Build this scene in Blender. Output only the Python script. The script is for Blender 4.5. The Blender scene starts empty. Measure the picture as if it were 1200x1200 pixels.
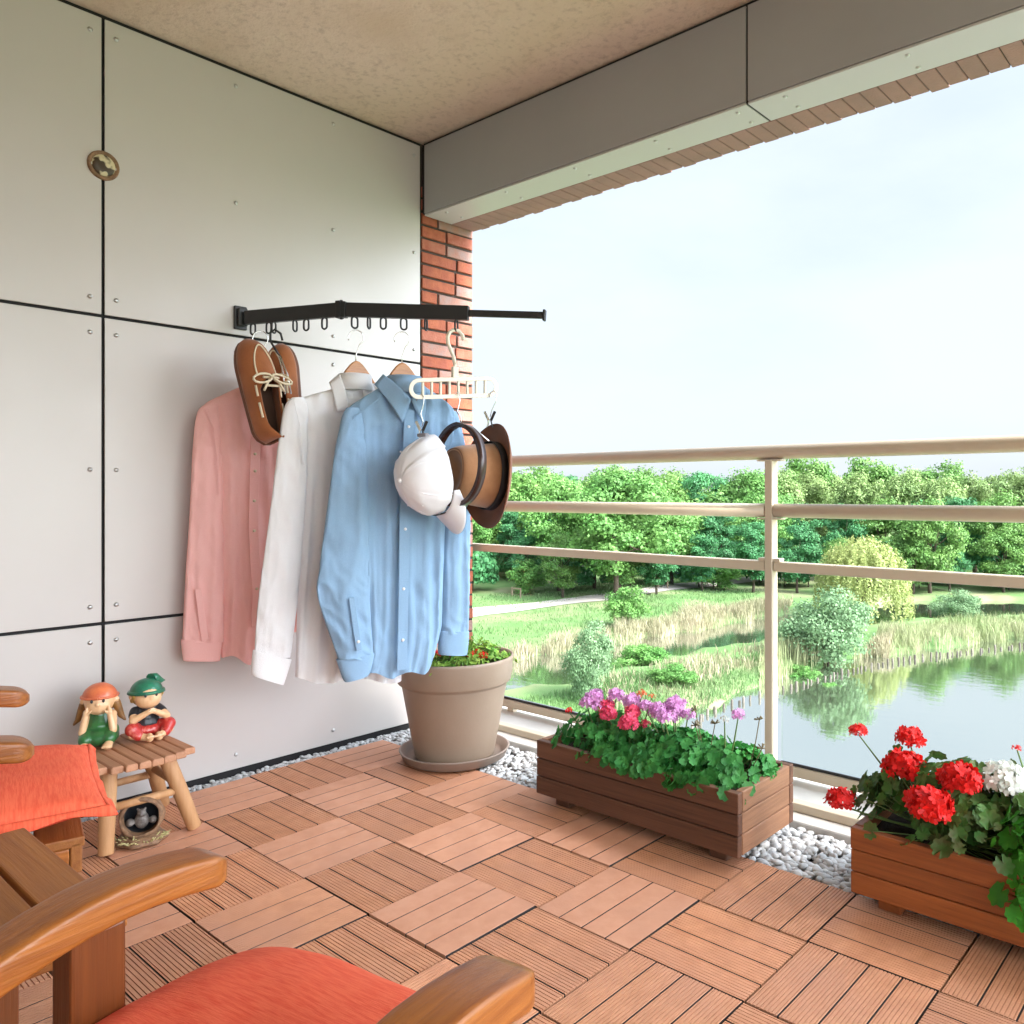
import bpy, bmesh, math, random
import numpy as np
from mathutils import Vector, Matrix, noise as mnoise
random.seed(7)
rng = np.random.default_rng(11)
S = bpy.context.scene
COL = S.collection
# ---------------------------------------------------------------- camera numbers
CX, CY, F, H = 720.0, 577.0, 951.0, 1.08     # principal point, focal (1200 px frame), eye height
UX, UY = .634, .773
def W(px, py, d):
    """world point seen at photo pixel (px,py) at depth d metres"""
    a = (px-CX)/F*d; z = H+(CY-py)/F*d
    return Vector((a*UY-d*UX, a*UX+d*UY, z))
def onz(px, py, z):
    return W(px, py, F*(H-z)/(py-CY))
def camdir(a, b, c=0):
    """camera-space vector (right, forward, up) -> world"""
    return Vector((a*UY-b*UX, a*UX+b*UY, c))
# ---------------------------------------------------------------- mesh builder
class MB:
    def __init__(s): s.v=[]; s.f=[]; s.m=[]; s.sm=[]
    def add(s, verts, faces, mi=0, smooth=False):
        o=len(s.v); s.v += [tuple(p) for p in verts]
        for f in faces: s.f.append([i+o for i in f]); s.m.append(mi); s.sm.append(smooth)
    def box(s, lo, hi, mi=0, rot=None, piv=None):
        x0,y0,z0=lo; x1,y1,z1=hi
        vs=[Vector(p) for p in ((x0,y0,z0),(x1,y0,z0),(x1,y1,z0),(x0,y1,z0),(x0,y0,z1),(x1,y0,z1),(x1,y1,z1),(x0,y1,z1))]
        if rot is not None:
            pv=Vector(piv) if piv is not None else sum(vs,Vector())/8
            vs=[rot@(p-pv)+pv for p in vs]
        s.add(vs,[(3,2,1,0),(4,5,6,7),(0,1,5,4),(1,2,6,5),(2,3,7,6),(3,0,4,7)],mi)
    def bar(s, a, b, w, h, up=(0,0,1), mi=0):
        a=Vector(a); b=Vector(b); d=(b-a).normalized(); u=Vector(up); r=d.cross(u).normalized(); u=r.cross(d)
        vs=[]
        for p in (a,b):
            for i,j in ((-1,-1),(1,-1),(1,1),(-1,1)): vs.append(p+r*i*w/2+u*j*h/2)
        s.add(vs,[(0,1,2,3),(7,6,5,4),(0,4,5,1),(1,5,6,2),(2,6,7,3),(3,7,4,0)],mi)
    def tube(s, pts, r, n=8, mi=0, cap=True, flat=1.0, ref=None):
        pts=[Vector(p) for p in pts]; N=len(pts)
        rr=r if hasattr(r,'__len__') else [r]*N
        ups=Vector(ref) if ref is not None else None
        vs=[]; prev=None
        for i,p in enumerate(pts):
            d=(pts[min(i+1,N-1)]-pts[max(i-1,0)]).normalized()
            if prev is None:
                a=ups if ups is not None else (Vector((0,0,1)) if abs(d.z)<.9 else Vector((1,0,0)))
            else: a=prev
            x=(a-d*a.dot(d)).normalized(); y=d.cross(x); prev=x
            for k in range(n):
                t=2*math.pi*k/n
                vs.append(p+x*math.cos(t)*rr[i]+y*math.sin(t)*rr[i]*flat)
        fs=[]
        for i in range(N-1):
            for k in range(n):
                k2=(k+1)%n; fs.append((i*n+k,i*n+k2,(i+1)*n+k2,(i+1)*n+k))
        s.add(vs,fs,mi,True)
        if cap:
            o=len(s.v)-len(vs)
            s.f.append([o+k for k in reversed(range(n))]); s.m.append(mi); s.sm.append(False)
            s.f.append([o+(N-1)*n+k for k in range(n)]); s.m.append(mi); s.sm.append(False)
    def lathe(s, prof, c, axis=(0,0,1), n=32, mi=0, wob=None, smooth=True):
        """prof: list of (radius, height) along axis from c"""
        c=Vector(c); ax=Vector(axis).normalized()
        x=(Vector((0,0,1)) if abs(ax.z)<.9 else Vector((1,0,0))); x=(x-ax*x.dot(ax)).normalized(); y=ax.cross(x)
        vs=[]
        for j,(r,h) in enumerate(prof):
            for k in range(n):
                t=2*math.pi*k/n; q=r*(1+(wob(t,j) if wob else 0))
                vs.append(c+ax*h+x*math.cos(t)*q+y*math.sin(t)*q)
        fs=[]
        for j in range(len(prof)-1):
            for k in range(n):
                k2=(k+1)%n; fs.append((j*n+k,j*n+k2,(j+1)*n+k2,(j+1)*n+k))
        s.add(vs,fs,mi,smooth)
    def grid(s, P, mi=0, smooth=True, closeu=False):
        """P[row][col] points"""
        R=len(P); Cn=len(P[0]); vs=[p for row in P for p in row]; fs=[]
        for i in range(R-1):
            for j in range(Cn if closeu else Cn-1):
                j2=(j+1)%Cn; fs.append((i*Cn+j,i*Cn+j2,(i+1)*Cn+j2,(i+1)*Cn+j))
        s.add(vs,fs,mi,smooth)
    def prism(s, poly, off, mi=0, smooth=False):
        poly=[Vector(p) for p in poly]; off=Vector(off); n=len(poly)
        s.add(poly+[p+off for p in poly],[list(reversed(range(n))),[n+i for i in range(n)]]+[(i,(i+1)%n,n+(i+1)%n,n+i) for i in range(n)],mi,smooth)
    def ball(s, c, r, nu=12, nv=8, mi=0, rot=None):
        c=Vector(c); r=Vector(r) if hasattr(r,'__len__') else Vector((r,r,r)); P=[]
        for i in range(nv+1):
            th=math.pi*i/nv; row=[]
            for k in range(nu):
                ph=2*math.pi*k/nu
                q=Vector((r.x*math.sin(th)*math.cos(ph),r.y*math.sin(th)*math.sin(ph),r.z*math.cos(th)))
                if rot is not None: q=rot@q
                row.append(c+q)
            P.append(row)
        s.grid(P,mi,True,True)
    def mesh(s, name, org=(0,0,0)):
        me=bpy.data.meshes.new(name); o=Vector(org)
        me.from_pydata([(p[0]-o[0],p[1]-o[1],p[2]-o[2]) for p in s.v],[],s.f)
        me.polygons.foreach_set('material_index',s.m); me.polygons.foreach_set('use_smooth',s.sm)
        me.update(); return me
ORG={}
def link(name, me, mats, parent=None, loc=None):
    o=bpy.data.objects.new(name, me); COL.objects.link(o)
    for m in (mats if isinstance(mats,(list,tuple)) else [mats]): me.materials.append(m)
    if parent is not None: o.parent=parent
    if loc is not None: o.location=loc
    return o
def thing(name, label, cat, loc=(0,0,0), group=None):
    o=bpy.data.objects.new(name,None); COL.objects.link(o); o.location=loc; o.empty_display_size=.1
    ORG[o.name]=Vector(loc); o['label']=label; o['category']=cat
    if group: o['group']=group
    return o
def part(name, mb, mats, parent, bevel=0, label=None, seg=2, solid=0, sub=0):
    og=ORG[parent.name]
    o=link(name, mb.mesh(name,og), mats, parent); ORG[o.name]=og
    if label: o['label']=label
    fin(o,bevel,seg,solid,sub); return o
def fin(o,bevel,seg=2,solid=0,sub=0):
    if solid: m=o.modifiers.new('Solidify','SOLIDIFY'); m.thickness=solid; m.offset=0
    if bevel:
        m=o.modifiers.new('Bevel','BEVEL'); m.width=bevel; m.segments=seg; m.limit_method='ANGLE'; m.angle_limit=math.radians(40)
    if sub: m=o.modifiers.new('Subsurf','SUBSURF'); m.levels=sub; m.render_levels=sub
def single(name, mb, mats, label, cat, loc=(0,0,0), group=None, bevel=0, seg=2, solid=0, sub=0):
    o=link(name, mb.mesh(name,loc), mats, None, loc); ORG[o.name]=Vector(loc)
    o['label']=label; o['category']=cat
    if group: o['group']=group
    fin(o,bevel,seg,solid,sub); return o
def struct(name, mb, mats, kind='structure', bevel=0):
    o=link(name, mb.mesh(name), mats); o['kind']=kind; ORG[o.name]=Vector((0,0,0)); fin(o,bevel); return o
def copy_tree(o, loc, label=None, rz=0, scale=None):
    r=o.copy(); COL.objects.link(r); r.location=loc; r.rotation_euler=(0,0,rz)
    if scale is not None: r.scale=scale
    if label: r['label']=label
    for ch in list(o.children):
        c=ch.copy(); COL.objects.link(c); c.parent=r
        for g in list(ch.children):
            d=g.copy(); COL.objects.link(d); d.parent=c
    return r
def remeshed(mb, voxel, smooth=6, name='blob'):
    """one continuous surface out of overlapping closed pieces"""
    me=mb.mesh('tmp'); o=bpy.data.objects.new('tmp',me); COL.objects.link(o)
    m=o.modifiers.new('R','REMESH'); m.mode='VOXEL'; m.voxel_size=voxel
    if smooth: k=o.modifiers.new('S','SMOOTH'); k.iterations=smooth; k.factor=.5
    dg=bpy.context.evaluated_depsgraph_get(); dg.update()
    out=bpy.data.meshes.new_from_object(o.evaluated_get(dg)); out.name=name
    bpy.data.objects.remove(o); bpy.data.meshes.remove(me)
    out.materials.clear()
    out.polygons.foreach_set('use_smooth',[True]*len(out.polygons)); out.polygons.foreach_set('material_index',[0]*len(out.polygons))
    return out
def part_mesh(name, me, mats, parent):
    me.transform(Matrix.Translation(-ORG[parent.name])); o=link(name,me,mats,parent); ORG[o.name]=ORG[parent.name]; return o
# ---------------------------------------------------------------- materials
def nt(m):
    m.use_nodes=True; t=m.node_tree; t.nodes.clear(); return t, t.nodes, t.links
def mat(name, c, rough=.6, c2=None, scale=8, mix=(.35,.65), bump=0, bscale=40, metal=0, spec=.5, stretch=(1,1,1), rnd=0, detail=4, coat=0, sheen=0, transl=0, c3=None, scale3=2.0, isl=0, rough2=None):
    m=bpy.data.materials.new(name); t,n,l=nt(m)
    out=n.new('ShaderNodeOutputMaterial'); b=n.new('ShaderNodeBsdfPrincipled')
    b.inputs['Roughness'].default_value=rough; b.inputs['Metallic'].default_value=metal; b.inputs['Specular IOR Level'].default_value=spec
    b.inputs['Coat Weight'].default_value=coat; b.inputs['Coat Roughness'].default_value=.15
    if sheen: b.inputs['Sheen Weight'].default_value=sheen
    tc=n.new('ShaderNodeTexCoord'); mp=n.new('ShaderNodeMapping'); mp.inputs['Scale'].default_value=stretch
    l.new(tc.outputs['Object'],mp.inputs['Vector']); vec=mp.outputs['Vector']
    oi=n.new('ShaderNodeObjectInfo')
    if rnd or True:
        vm=n.new('ShaderNodeVectorMath'); vm.operation='MULTIPLY_ADD'; cb=n.new('ShaderNodeCombineXYZ')
        for k in range(3): l.new(oi.outputs['Random'],cb.inputs[k])
        l.new(cb.outputs[0],vm.inputs[0]); vm.inputs[1].default_value=(17,29,23); l.new(vec,vm.inputs[2]); vec=vm.outputs[0]
    base=None
    def noise(sc,de=detail):
        q=n.new('ShaderNodeTexNoise'); q.inputs['Scale'].default_value=sc; q.inputs['Detail'].default_value=de; q.inputs['Roughness'].default_value=.6
        l.new(vec,q.inputs['Vector']); return q
    def rgb(c):
        q=n.new('ShaderNodeRGB'); q.outputs[0].default_value=(*c,1); return q.outputs[0]
    base=rgb(c)
    def mixc(fac,a,bb):
        q=n.new('ShaderNodeMix'); q.data_type='RGBA'; l.new(fac,q.inputs[0]); l.new(a,q.inputs[6]); l.new(bb,q.inputs[7]); return q.outputs[2]
    if c2 is not None:
        q=noise(scale); r=n.new('ShaderNodeMapRange'); r.inputs[1].default_value=mix[0]; r.inputs[2].default_value=mix[1]
        l.new(q.outputs[0],r.inputs[0]); base=mixc(r.outputs[0],base,rgb(c2))
    if c3 is not None:
        q=noise(scale3,3); r=n.new('ShaderNodeMapRange'); r.inputs[1].default_value=.45; r.inputs[2].default_value=.7
        l.new(q.outputs[0],r.inputs[0]); base=mixc(r.outputs[0],base,rgb(c3))
    if rnd or isl:
        hs=n.new('ShaderNodeHueSaturation'); l.new(base,hs.inputs['Color'])
        src=oi.outputs['Random']
        if isl:
            g=n.new('ShaderNodeNewGeometry'); src=g.outputs['Random Per Island']
        a=isl or rnd
        r=n.new('ShaderNodeMapRange'); r.inputs[3].default_value=1-a; r.inputs[4].default_value=1+a; l.new(src,r.inputs[0]); l.new(r.outputs[0],hs.inputs['Value'])
        base=hs.outputs[0]
        if isl and rnd:
            h2=n.new('ShaderNodeHueSaturation'); l.new(base,h2.inputs['Color']); r=n.new('ShaderNodeMapRange'); r.inputs[3].default_value=1-rnd; r.inputs[4].default_value=1+rnd
            l.new(oi.outputs['Random'],r.inputs[0]); l.new(r.outputs[0],h2.inputs['Value']); base=h2.outputs[0]
    l.new(base,b.inputs['Base Color'])
    if rough2 is not None:
        q=noise(scale*1.7); r=n.new('ShaderNodeMapRange'); r.inputs[1].default_value=.3; r.inputs[2].default_value=.7; r.inputs[3].default_value=rough; r.inputs[4].default_value=rough2
        l.new(q.outputs[0],r.inputs[0]); l.new(r.outputs[0],b.inputs['Roughness'])
    if bump:
        q=noise(bscale,5); bp=n.new('ShaderNodeBump'); bp.inputs['Strength'].default_value=bump; bp.inputs['Distance'].default_value=.01
        l.new(q.outputs[0],bp.inputs['Height']); l.new(bp.outputs[0],b.inputs['Normal'])
    if transl:
        tr=n.new('ShaderNodeBsdfTranslucent'); l.new(base,tr.inputs['Color']); ms=n.new('ShaderNodeMixShader'); ms.inputs[0].default_value=transl
        l.new(b.outputs[0],ms.inputs[1]); l.new(tr.outputs[0],ms.inputs[2]); l.new(ms.outputs[0],out.inputs[0])
    else: l.new(b.outputs[0],out.inputs[0])
    return m
def srgb(r,g,b):
    f=lambda c:(c/255/12.92 if c/255<=.04045 else ((c/255+.055)/1.055)**2.4)
    return (f(r),f(g),f(b))
M={}
M['panel']=mat('panel_laminate',(.55,.515,.495),.36,c2=(.525,.49,.47),scale=1.3,spec=.45,bump=.02,bscale=300,metal=.08,rough2=.46)
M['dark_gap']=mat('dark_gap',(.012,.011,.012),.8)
M['steel']=mat('screw_steel',(.55,.55,.55),.35,metal=1)
M['ceiling']=mat('raw_concrete',(.68,.545,.44),.9,c2=(.44,.33,.26),scale=38,mix=(.50,.82),c3=(.60,.46,.345),scale3=1.6,bump=.6,bscale=45,detail=9)
M['beam']=mat('beam_panel',(.335,.335,.335),.28,c2=(.315,.315,.315),scale=2,spec=.5)
M['beam_low']=mat('beam_underside_panel',(.47,.46,.445),.4)
M['brick1']=mat('brick_orange',(.43,.125,.06),.85,c2=(.33,.085,.045),scale=25,bump=.5,bscale=120,c3=(.30,.08,.05),scale3=9)
M['brick2']=mat('brick_red',(.35,.092,.052),.85,c2=(.41,.15,.095),scale=20,bump=.5,bscale=120)
M['brick3']=mat('brick_pale',(.41,.19,.14),.85,c2=(.33,.22,.20),scale=25,bump=.5,bscale=120)
M['mortar']=mat('dark_mortar',(.075,.055,.045),.95,bump=.4,bscale=150)
M['deckA']=mat('composite_smooth',(.64,.315,.19),.5,c2=(.58,.27,.155),scale=18,c3=(.51,.25,.155),scale3=2.6,stretch=(1,1,1),rnd=.10,bump=.15,bscale=220,spec=.45,rough2=.62)
M['deckB']=mat('composite_ribbed',(.62,.295,.16),.5,c2=(.53,.24,.125),scale=18,c3=(.52,.25,.15),scale3=2.6,rnd=.12,bump=.15,bscale=220,spec=.45,rough2=.62)
M['slab']=mat('balcony_slab',(.10,.08,.07),.9)
M['pebble']=mat('white_pebble',(.55,.55,.545),.55,c2=(.40,.41,.42),scale=14,isl=.22,bump=.2,bscale=90)
M['kerb']=mat('white_concrete',(.66,.65,.62),.8,c2=(.56,.55,.53),scale=5,bump=.15,bscale=80)
M['rail']=mat('champagne_paint',(.63,.54,.41),.33,c2=(.60,.51,.385),scale=6,spec=.5)
M['black']=mat('black_powder',(.018,.018,.02),.42,bump=.05,bscale=400)
M['chrome']=mat('chrome_wire',(.75,.75,.75),.2,metal=1)
M['cream']=mat('cream_plastic',(.76,.70,.58),.45)
M['hangerwood']=mat('hanger_wood',(.55,.24,.08),.4,c2=(.43,.17,.05),scale=20,stretch=(1,1,6),coat=.3)
def cloth(name,c,c2): return mat(name,c,.85,c2=c2,scale=420,bump=.35,bscale=420,sheen=.05,transl=.12,spec=.2)
M['pink']=cloth('pink_linen',(.96,.58,.545),(.93,.51,.48))
M['white']=cloth('white_cotton',(.90,.90,.91),(.86,.86,.88))
M['blue']=cloth('blue_cotton',(.30,.46,.64),(.26,.41,.59))
M['leather']=mat('tan_suede',(.33,.105,.028),.8,c2=(.26,.075,.018),scale=12,bump=.2,bscale=250,sheen=.2)
M['sole']=mat('sole_brown',(.13,.045,.02),.6)
M['stitch']=mat('cream_lace',(.66,.56,.40),.8)
M['lining']=mat('shoe_lining',(.05,.022,.012),.9)
M['cap']=mat('cap_cotton',(.86,.86,.89),.85,bump=.12,bscale=600,c2=(.82,.82,.86),scale=8)
M['hat']=mat('hat_felt',(.43,.21,.095),.9,c2=(.33,.15,.062),scale=9,sheen=.3,bump=.15,bscale=300)
M['hatbrim']=mat('hat_brim_felt',(.22,.075,.028),.85,c2=(.15,.05,.018),scale=9,sheen=.2)
M['hatband']=mat('hat_band',(.018,.016,.018),.7)
M['belt']=mat('belt_leather',(.04,.012,.008),.3,c2=(.025,.008,.006),scale=30,coat=.4)
M['pot']=mat('taupe_pot',(.31,.235,.175),.5,c2=(.28,.21,.155),scale=5,bump=.05,bscale=120)
M['saucer']=mat('taupe_saucer',(.24,.185,.15),.5)
M['soil']=mat('soil',(.03,.018,.012),.95,c2=(.05,.032,.02),scale=60,bump=.8,bscale=120)
def wood(name,c,c2,rough=.5,axis=0,coat=0,sc=6,c3=None):
    st=[22,22,22]; st[axis]=.9
    return mat(name,c,rough,c2=c2,scale=sc,stretch=tuple(st),rnd=.10,bump=.18,bscale=sc*2,coat=coat,detail=6,mix=(.3,.7),c3=c3,scale3=.6)
M['plantx']=wood('planter_board_long',(.12,.050,.026),(.062,.025,.013),.55,0,sc=5,c3=(.16,.07,.037))  # shade on the front put into this darker board colour
M['planty']=wood('planter_board_end',(.31,.155,.08),(.20,.09,.045),.55,1,sc=5)  # lighter than the long boards: light on the ends put into the colour
M['plant2']=wood('planter_board_orange',(.33,.095,.022),(.20,.052,.012),.45,0,sc=5,coat=.15)
M['plant2y']=wood('planter_end_orange',(.34,.11,.03),(.22,.06,.016),.45,1,sc=5,coat=.15)
M['chair']=wood('oiled_hardwood',(.42,.145,.028),(.24,.068,.012),.36,1,coat=.15,sc=5)
M['chairx']=wood('oiled_hardwood_cross',(.38,.145,.032),(.26,.085,.017),.5,0,sc=4)
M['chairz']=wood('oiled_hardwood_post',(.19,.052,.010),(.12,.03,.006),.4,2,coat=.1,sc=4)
M['stool']=wood('stool_slat',(.50,.26,.145),(.40,.185,.095),.6,0,sc=4)
M['stoolleg']=wood('stool_log',(.50,.28,.13),(.40,.20,.085),.6,2,sc=3)
M['cushion']=mat('coral_fabric',(.92,.155,.07),.85,c2=(.84,.10,.042),scale=26,stretch=(1,9,1),mix=(.42,.62),bump=.3,bscale=60)
M['brass']=mat('bolt',(.40,.22,.14),.35,metal=1)
M['glaze_skin']=mat('figurine_skin',(.80,.52,.30),.35,c2=(.74,.44,.23),scale=30,coat=.3)
M['glaze_green']=mat('glaze_green',(.03,.17,.045),.35,c2=(.02,.09,.03),scale=30,coat=.3)
M['glaze_teal']=mat('glaze_teal',(.02,.21,.11),.35,c2=(.012,.12,.07),scale=30,coat=.3)
M['glaze_orange']=mat('glaze_orange',(.75,.20,.075),.4,c2=(.60,.12,.05),scale=30,coat=.2)
M['glaze_red']=mat('glaze_red',(.50,.03,.025),.35,c2=(.70,.20,.15),scale=60,mix=(.5,.7),coat=.3)
M['glaze_hair']=mat('glaze_hair',(.28,.13,.03),.5,c2=(.16,.07,.02),scale=50)
M['glaze_dark']=mat('glaze_dark',(.022,.025,.03),.4)
M['glaze_cream']=mat('glaze_cream',(.78,.66,.45),.4)
M['glaze_bark']=mat('glaze_bark',(.30,.17,.09),.6,c2=(.16,.085,.045),scale=60,bump=.5,bscale=90)
M['glaze_straw']=mat('glaze_straw',(.60,.52,.26),.6,c2=(.36,.34,.13),scale=70)
M['glaze_grey']=mat('glaze_grey',(.09,.075,.065),.5,c2=(.30,.28,.26),scale=40)
def leaf(name,c,c2,sc=.25,tr=.45,isl=.28,rnd=0,rough=.55): return mat(name,c,rough,c2=c2,scale=sc,isl=isl,transl=tr,spec=.3,rnd=rnd)
M['ger']=leaf('geranium_leaf',(.03,.19,.04),(.07,.29,.06),20,.25)
M['gerdark']=leaf('geranium_leaf_dark',(.06,.20,.035),(.11,.12,.04),18,.25)
M['gerbright']=leaf('bright_leaf',(.08,.36,.03),(.05,.26,.03),20,.3)
M['potleaf']=leaf('pot_leaf',(.13,.34,.05),(.30,.42,.07),25,.3)
M['stem']=mat('plant_stem',(.10,.17,.04),.6)
M['red']=leaf('red_petal',(.75,.018,.012),(.62,.012,.012),60,.25,.2)
M['pinkp']=leaf('pink_petal',(.80,.10,.20),(.75,.06,.13),60,.25,.2)
M['lilac']=leaf('lilac_petal',(.70,.36,.66),(.62,.26,.55),60,.25,.2)
M['whitep']=leaf('white_petal',(.82,.82,.78),(.75,.78,.70),60,.25,.1)
M['orangep']=leaf('orange_petal',(.75,.20,.08),(.62,.12,.05),60,.25,.2)
# ================================================================ THE BALCONY SHELL
WX=-3.12; CZ=2.722
# slab, ceiling
m=MB(); m.box((-3.5,-1.6,-.26),(3.4,2.80,-.028)); struct('balcony_floor',m,M['slab'])
m=MB(); m.box((-3.6,-1.6,CZ),(3.4,2.72,CZ+.25)); struct('ceiling',m,M['ceiling'])
# clad side wall
wall=thing('clad_wall','grey panelled side wall with dark joints and round screw heads, behind the hanging clothes','wall',(WX,.5,0))
m=MB(); m.box((-3.42,-1.6,-.3),(WX-.012,2.376,CZ+.2)); part('backing',m,M['dark_gap'],wall)
cols=[(-1.6,-.285),(-.275,1.035),(1.045,2.366)]; rows=[(.012,.625),(.636,1.679),(1.690,2.705)]
scr=MB(); scr.lathe([(0,.006),(.004,.0055),(.0075,.003),(.008,0)],(0,0,0),(1,0,0),10)
scr_me=scr.mesh('screw'); scr_me.materials.append(M['steel'])
def screw(x,y,z,parent,ax=(0,0,0)):
    o=bpy.data.objects.new('screw',scr_me); COL.objects.link(o); o.parent=parent; o.location=Vector((x,y,z))-ORG[parent.name]; o.rotation_euler=ax; return o
for (y0,y1) in cols:
    for (z0,z1) in rows:
        m=MB(); m.box((WX-.008,y0,z0),(WX,y1,z1)); p=part('panel',m,M['panel'],wall,.0015)
        ny=4 if y1-y0>1 else 3
        ys=[y0+.035+(y1-y0-.07)*k/(ny-1) for k in range(ny)]
        zs=[z0+.055,(z0+z1)/2,z1-.055] if z1-z0>.7 else [z0+.055,z1-.055]
        if y1<-.2: continue
        for yy in ys:
            for zz in zs: screw(WX,yy,zz,p)
# round plate on the joint
t=thing('wall_plate','small round brown and cream plate fixed over the upper wall joint','plate',(WX,1.04,2.20))
m=MB(); m.lathe([(0,.004),(.037,.004),(.045,.011),(.048,.009),(.050,0)],(WX,1.04,2.20),(1,0,0),32); part('rim',m,M['glaze_bark'],t)
m=MB(); m.lathe([(0,.011),(.018,.012),(.031,.010),(.0365,.0045)],(WX,1.04,2.20),(1,0,0),32)
M['medal']=mat('plate_face',(.05,.03,.015),.4,c2=(.62,.55,.36),scale=22,mix=(.46,.52),detail=2); part('face',m,M['medal'],t)
# brick pillar : real bricks on a dark mortar core
t=thing('brick_pillar','orange red brick pillar with dark mortar at the end of the grey wall','pillar',(-3.3,2.54,-.3))
m=MB(); m.box((-3.60,2.377,-1.2),(-3.132,2.694,2.73)); part('mortar',m,M['mortar'],t)
m=MB(); rb=random.Random(3)
k=0; z=-1.2
while z<2.53:
    y=2.379; patt=[[.205,.105],[.100,.210],[.150,.160],[.215,.095]][(k*7+k//3)%4]
    for i,L in enumerate(patt):
        y1=min(y+L,2.704); j=lambda a:rb.uniform(-a,a)
        mi=rb.choice([0,0,0,1,1,2]) if i==0 else rb.choice([0,1,2,2])
        dx=j(.002); tz=rb.uniform(-.0015,.0015)
        m.box((-3.335,y+.001,z+tz),(-3.121+dx,y1-(.011 if i==0 else 0)+j(.0025 if i else .001),z+.0495+tz+j(.001)),mi)
        y=y1
    # outer (garden side) return bricks
    m.box((-3.605,2.50,z),(-3.346,2.702+rb.uniform(-.003,.003),z+.0495),rb.choice([0,1,2]))
    z+=.0612; k+=1
part('brickwork',m,[M['brick1'],M['brick2'],M['brick3']],t,.0025,seg=1)
# beam
t=thing('edge_beam','long grey clad beam along the balcony edge under the concrete ceiling','beam',(0,2.45,2.38))
XJ=-1.377
for x0,x1 in ((-3.10,XJ-.004),(XJ+.004,1.6),(1.608,3.4)):
    m=MB(); m.box((x0,2.375,2.386),(x1,2.383,2.706)); part('face_panel',m,M['beam'],t,.0015)
    m=MB(); m.box((x0,2.377,2.376),(x1,2.536,2.384)); p=part('underside_panel',m,M['beam_low'],t,.0015)
    x=x0+.12
    while x<min(x1,.4):
        for yy in (2.41,2.50): screw(x,yy,2.376,p,(0,math.pi/2,0))
        x+=.40 if x+.40<x1-.06 or x>x1-.1 else max(.05,x1-.05-x)
m=MB(); m.box((-3.118,2.386,2.388),(3.4,2.54,2.72)); m.box((-3.118,2.378,2.39),(-3.103,2.385,2.70)); m.box((XJ-.006,2.380,2.379),(XJ+.006,2.53,2.70))
part('core',m,M['dark_gap'],t)
m=MB(); m.box((-3.12,2.541,2.3835),(3.4,2.683,2.74)); part('mortar',m,M['mortar'],t)
m=MB(); x=-3.115; k=0
while x<3.3:
    m.box((x,2.545,2.380+rb.uniform(-.001,.001)),(x+.0575,2.690+(.004 if k%2 else -.004)+rb.uniform(-.003,.003),2.60),3)
    x+=.0605; k+=1
part('soldier_bricks',m,[M['brick1'],M['brick2'],M['brick3'],mat('brick_muted',(.33,.185,.16),.85,c2=(.27,.16,.14),scale=9,bump=.4,bscale=120)],t,.002,seg=1)
# house front behind the viewer (closes the balcony)
t=thing('house_front','plain pale house wall closing the back of the balcony','wall',(0,-1.6,0))
m=MB(); m.box((-3.5,-1.75,-.26),(3.4,-1.601,2.9)); part('wall',m,mat('render',(.84,.82,.79),.8,c2=(.80,.78,.75),scale=3,bump=.2,bscale=90),t)
# ---------------------------------------------------------------- deck tiles
PXT,PYT=.308,.2985; X0,Y0=-2.418,1.205
def tile_mesh(kind):
    m=MB(); w=PXT-.004; h=PYT-.004; n=4; top=0; th=.021
    W4=h/n; 
    for k in range(n):
        a=-h/2+k*W4+.0020; b=a+W4-.0040
        prof=[(a,-th),(a,top-.0006),(a+.0006,top)]
        if kind=='rib': g=7; gw=.0024; gd=.0040
        elif kind=='fine': g=8; gw=.0022; gd=.0022
        else: g=0
        for q in range(g):
            c=a+(b-a)*(q+.5)/g
            if kind!='smooth': prof+=[(c-gw/2,top),(c-gw/2+.0004,top-gd),(c+gw/2-.0004,top-gd),(c+gw/2,top)]
        prof+=[(b-.0006,top),(b,top-.0006),(b,-th)]
        L=len(prof)
        m.add([(-w/2,p[0],p[1]) for p in prof]+[(w/2,p[0],p[1]) for p in prof],
              [(i,i+1,L+i+1,L+i) for i in range(1,L-2)]+[tuple(range(L-1,-1,-1)),tuple(range(L,2*L))])
        m.add([(-w/2,prof[0][0],prof[0][1]),(-w/2,prof[1][0],prof[1][1]),(w/2,prof[1][0],prof[1][1]),(w/2,prof[0][0],prof[0][1])],[(0,1,2,3)],1)  # plank sides coloured dark: shade of the gaps put into the colour
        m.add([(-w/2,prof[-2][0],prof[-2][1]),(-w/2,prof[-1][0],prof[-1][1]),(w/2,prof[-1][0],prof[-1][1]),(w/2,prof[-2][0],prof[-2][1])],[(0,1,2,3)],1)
    # base grid under the planks (dark plastic clip frame)
    m.box((-w/2+.002,-h/2+.001,-.027),(w/2-.002,h/2-.001,-.0215),1)
    for k in range(1,4): m.box((-w/2+.001,-h/2+k*W4-.0018,-.021),(w/2-.001,-h/2+k*W4+.0018,-.0030),1)  # dark strips added inside the gaps, standing in for their shade
    return m.mesh('deck_tile')
TM={k:tile_mesh(k) for k in ('rib','fine','smooth')}
for k,me in TM.items():
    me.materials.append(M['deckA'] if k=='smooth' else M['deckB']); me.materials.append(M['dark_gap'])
lab={'rib':'reddish brown deck tile with deep ribs running from the wall across to the right',
     'fine':'reddish brown deck tile with fine ribs running out towards the railing',
     'smooth':'smooth pale terracotta deck tile of four planks running out towards the railing'}
rt=random.Random(5)
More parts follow.
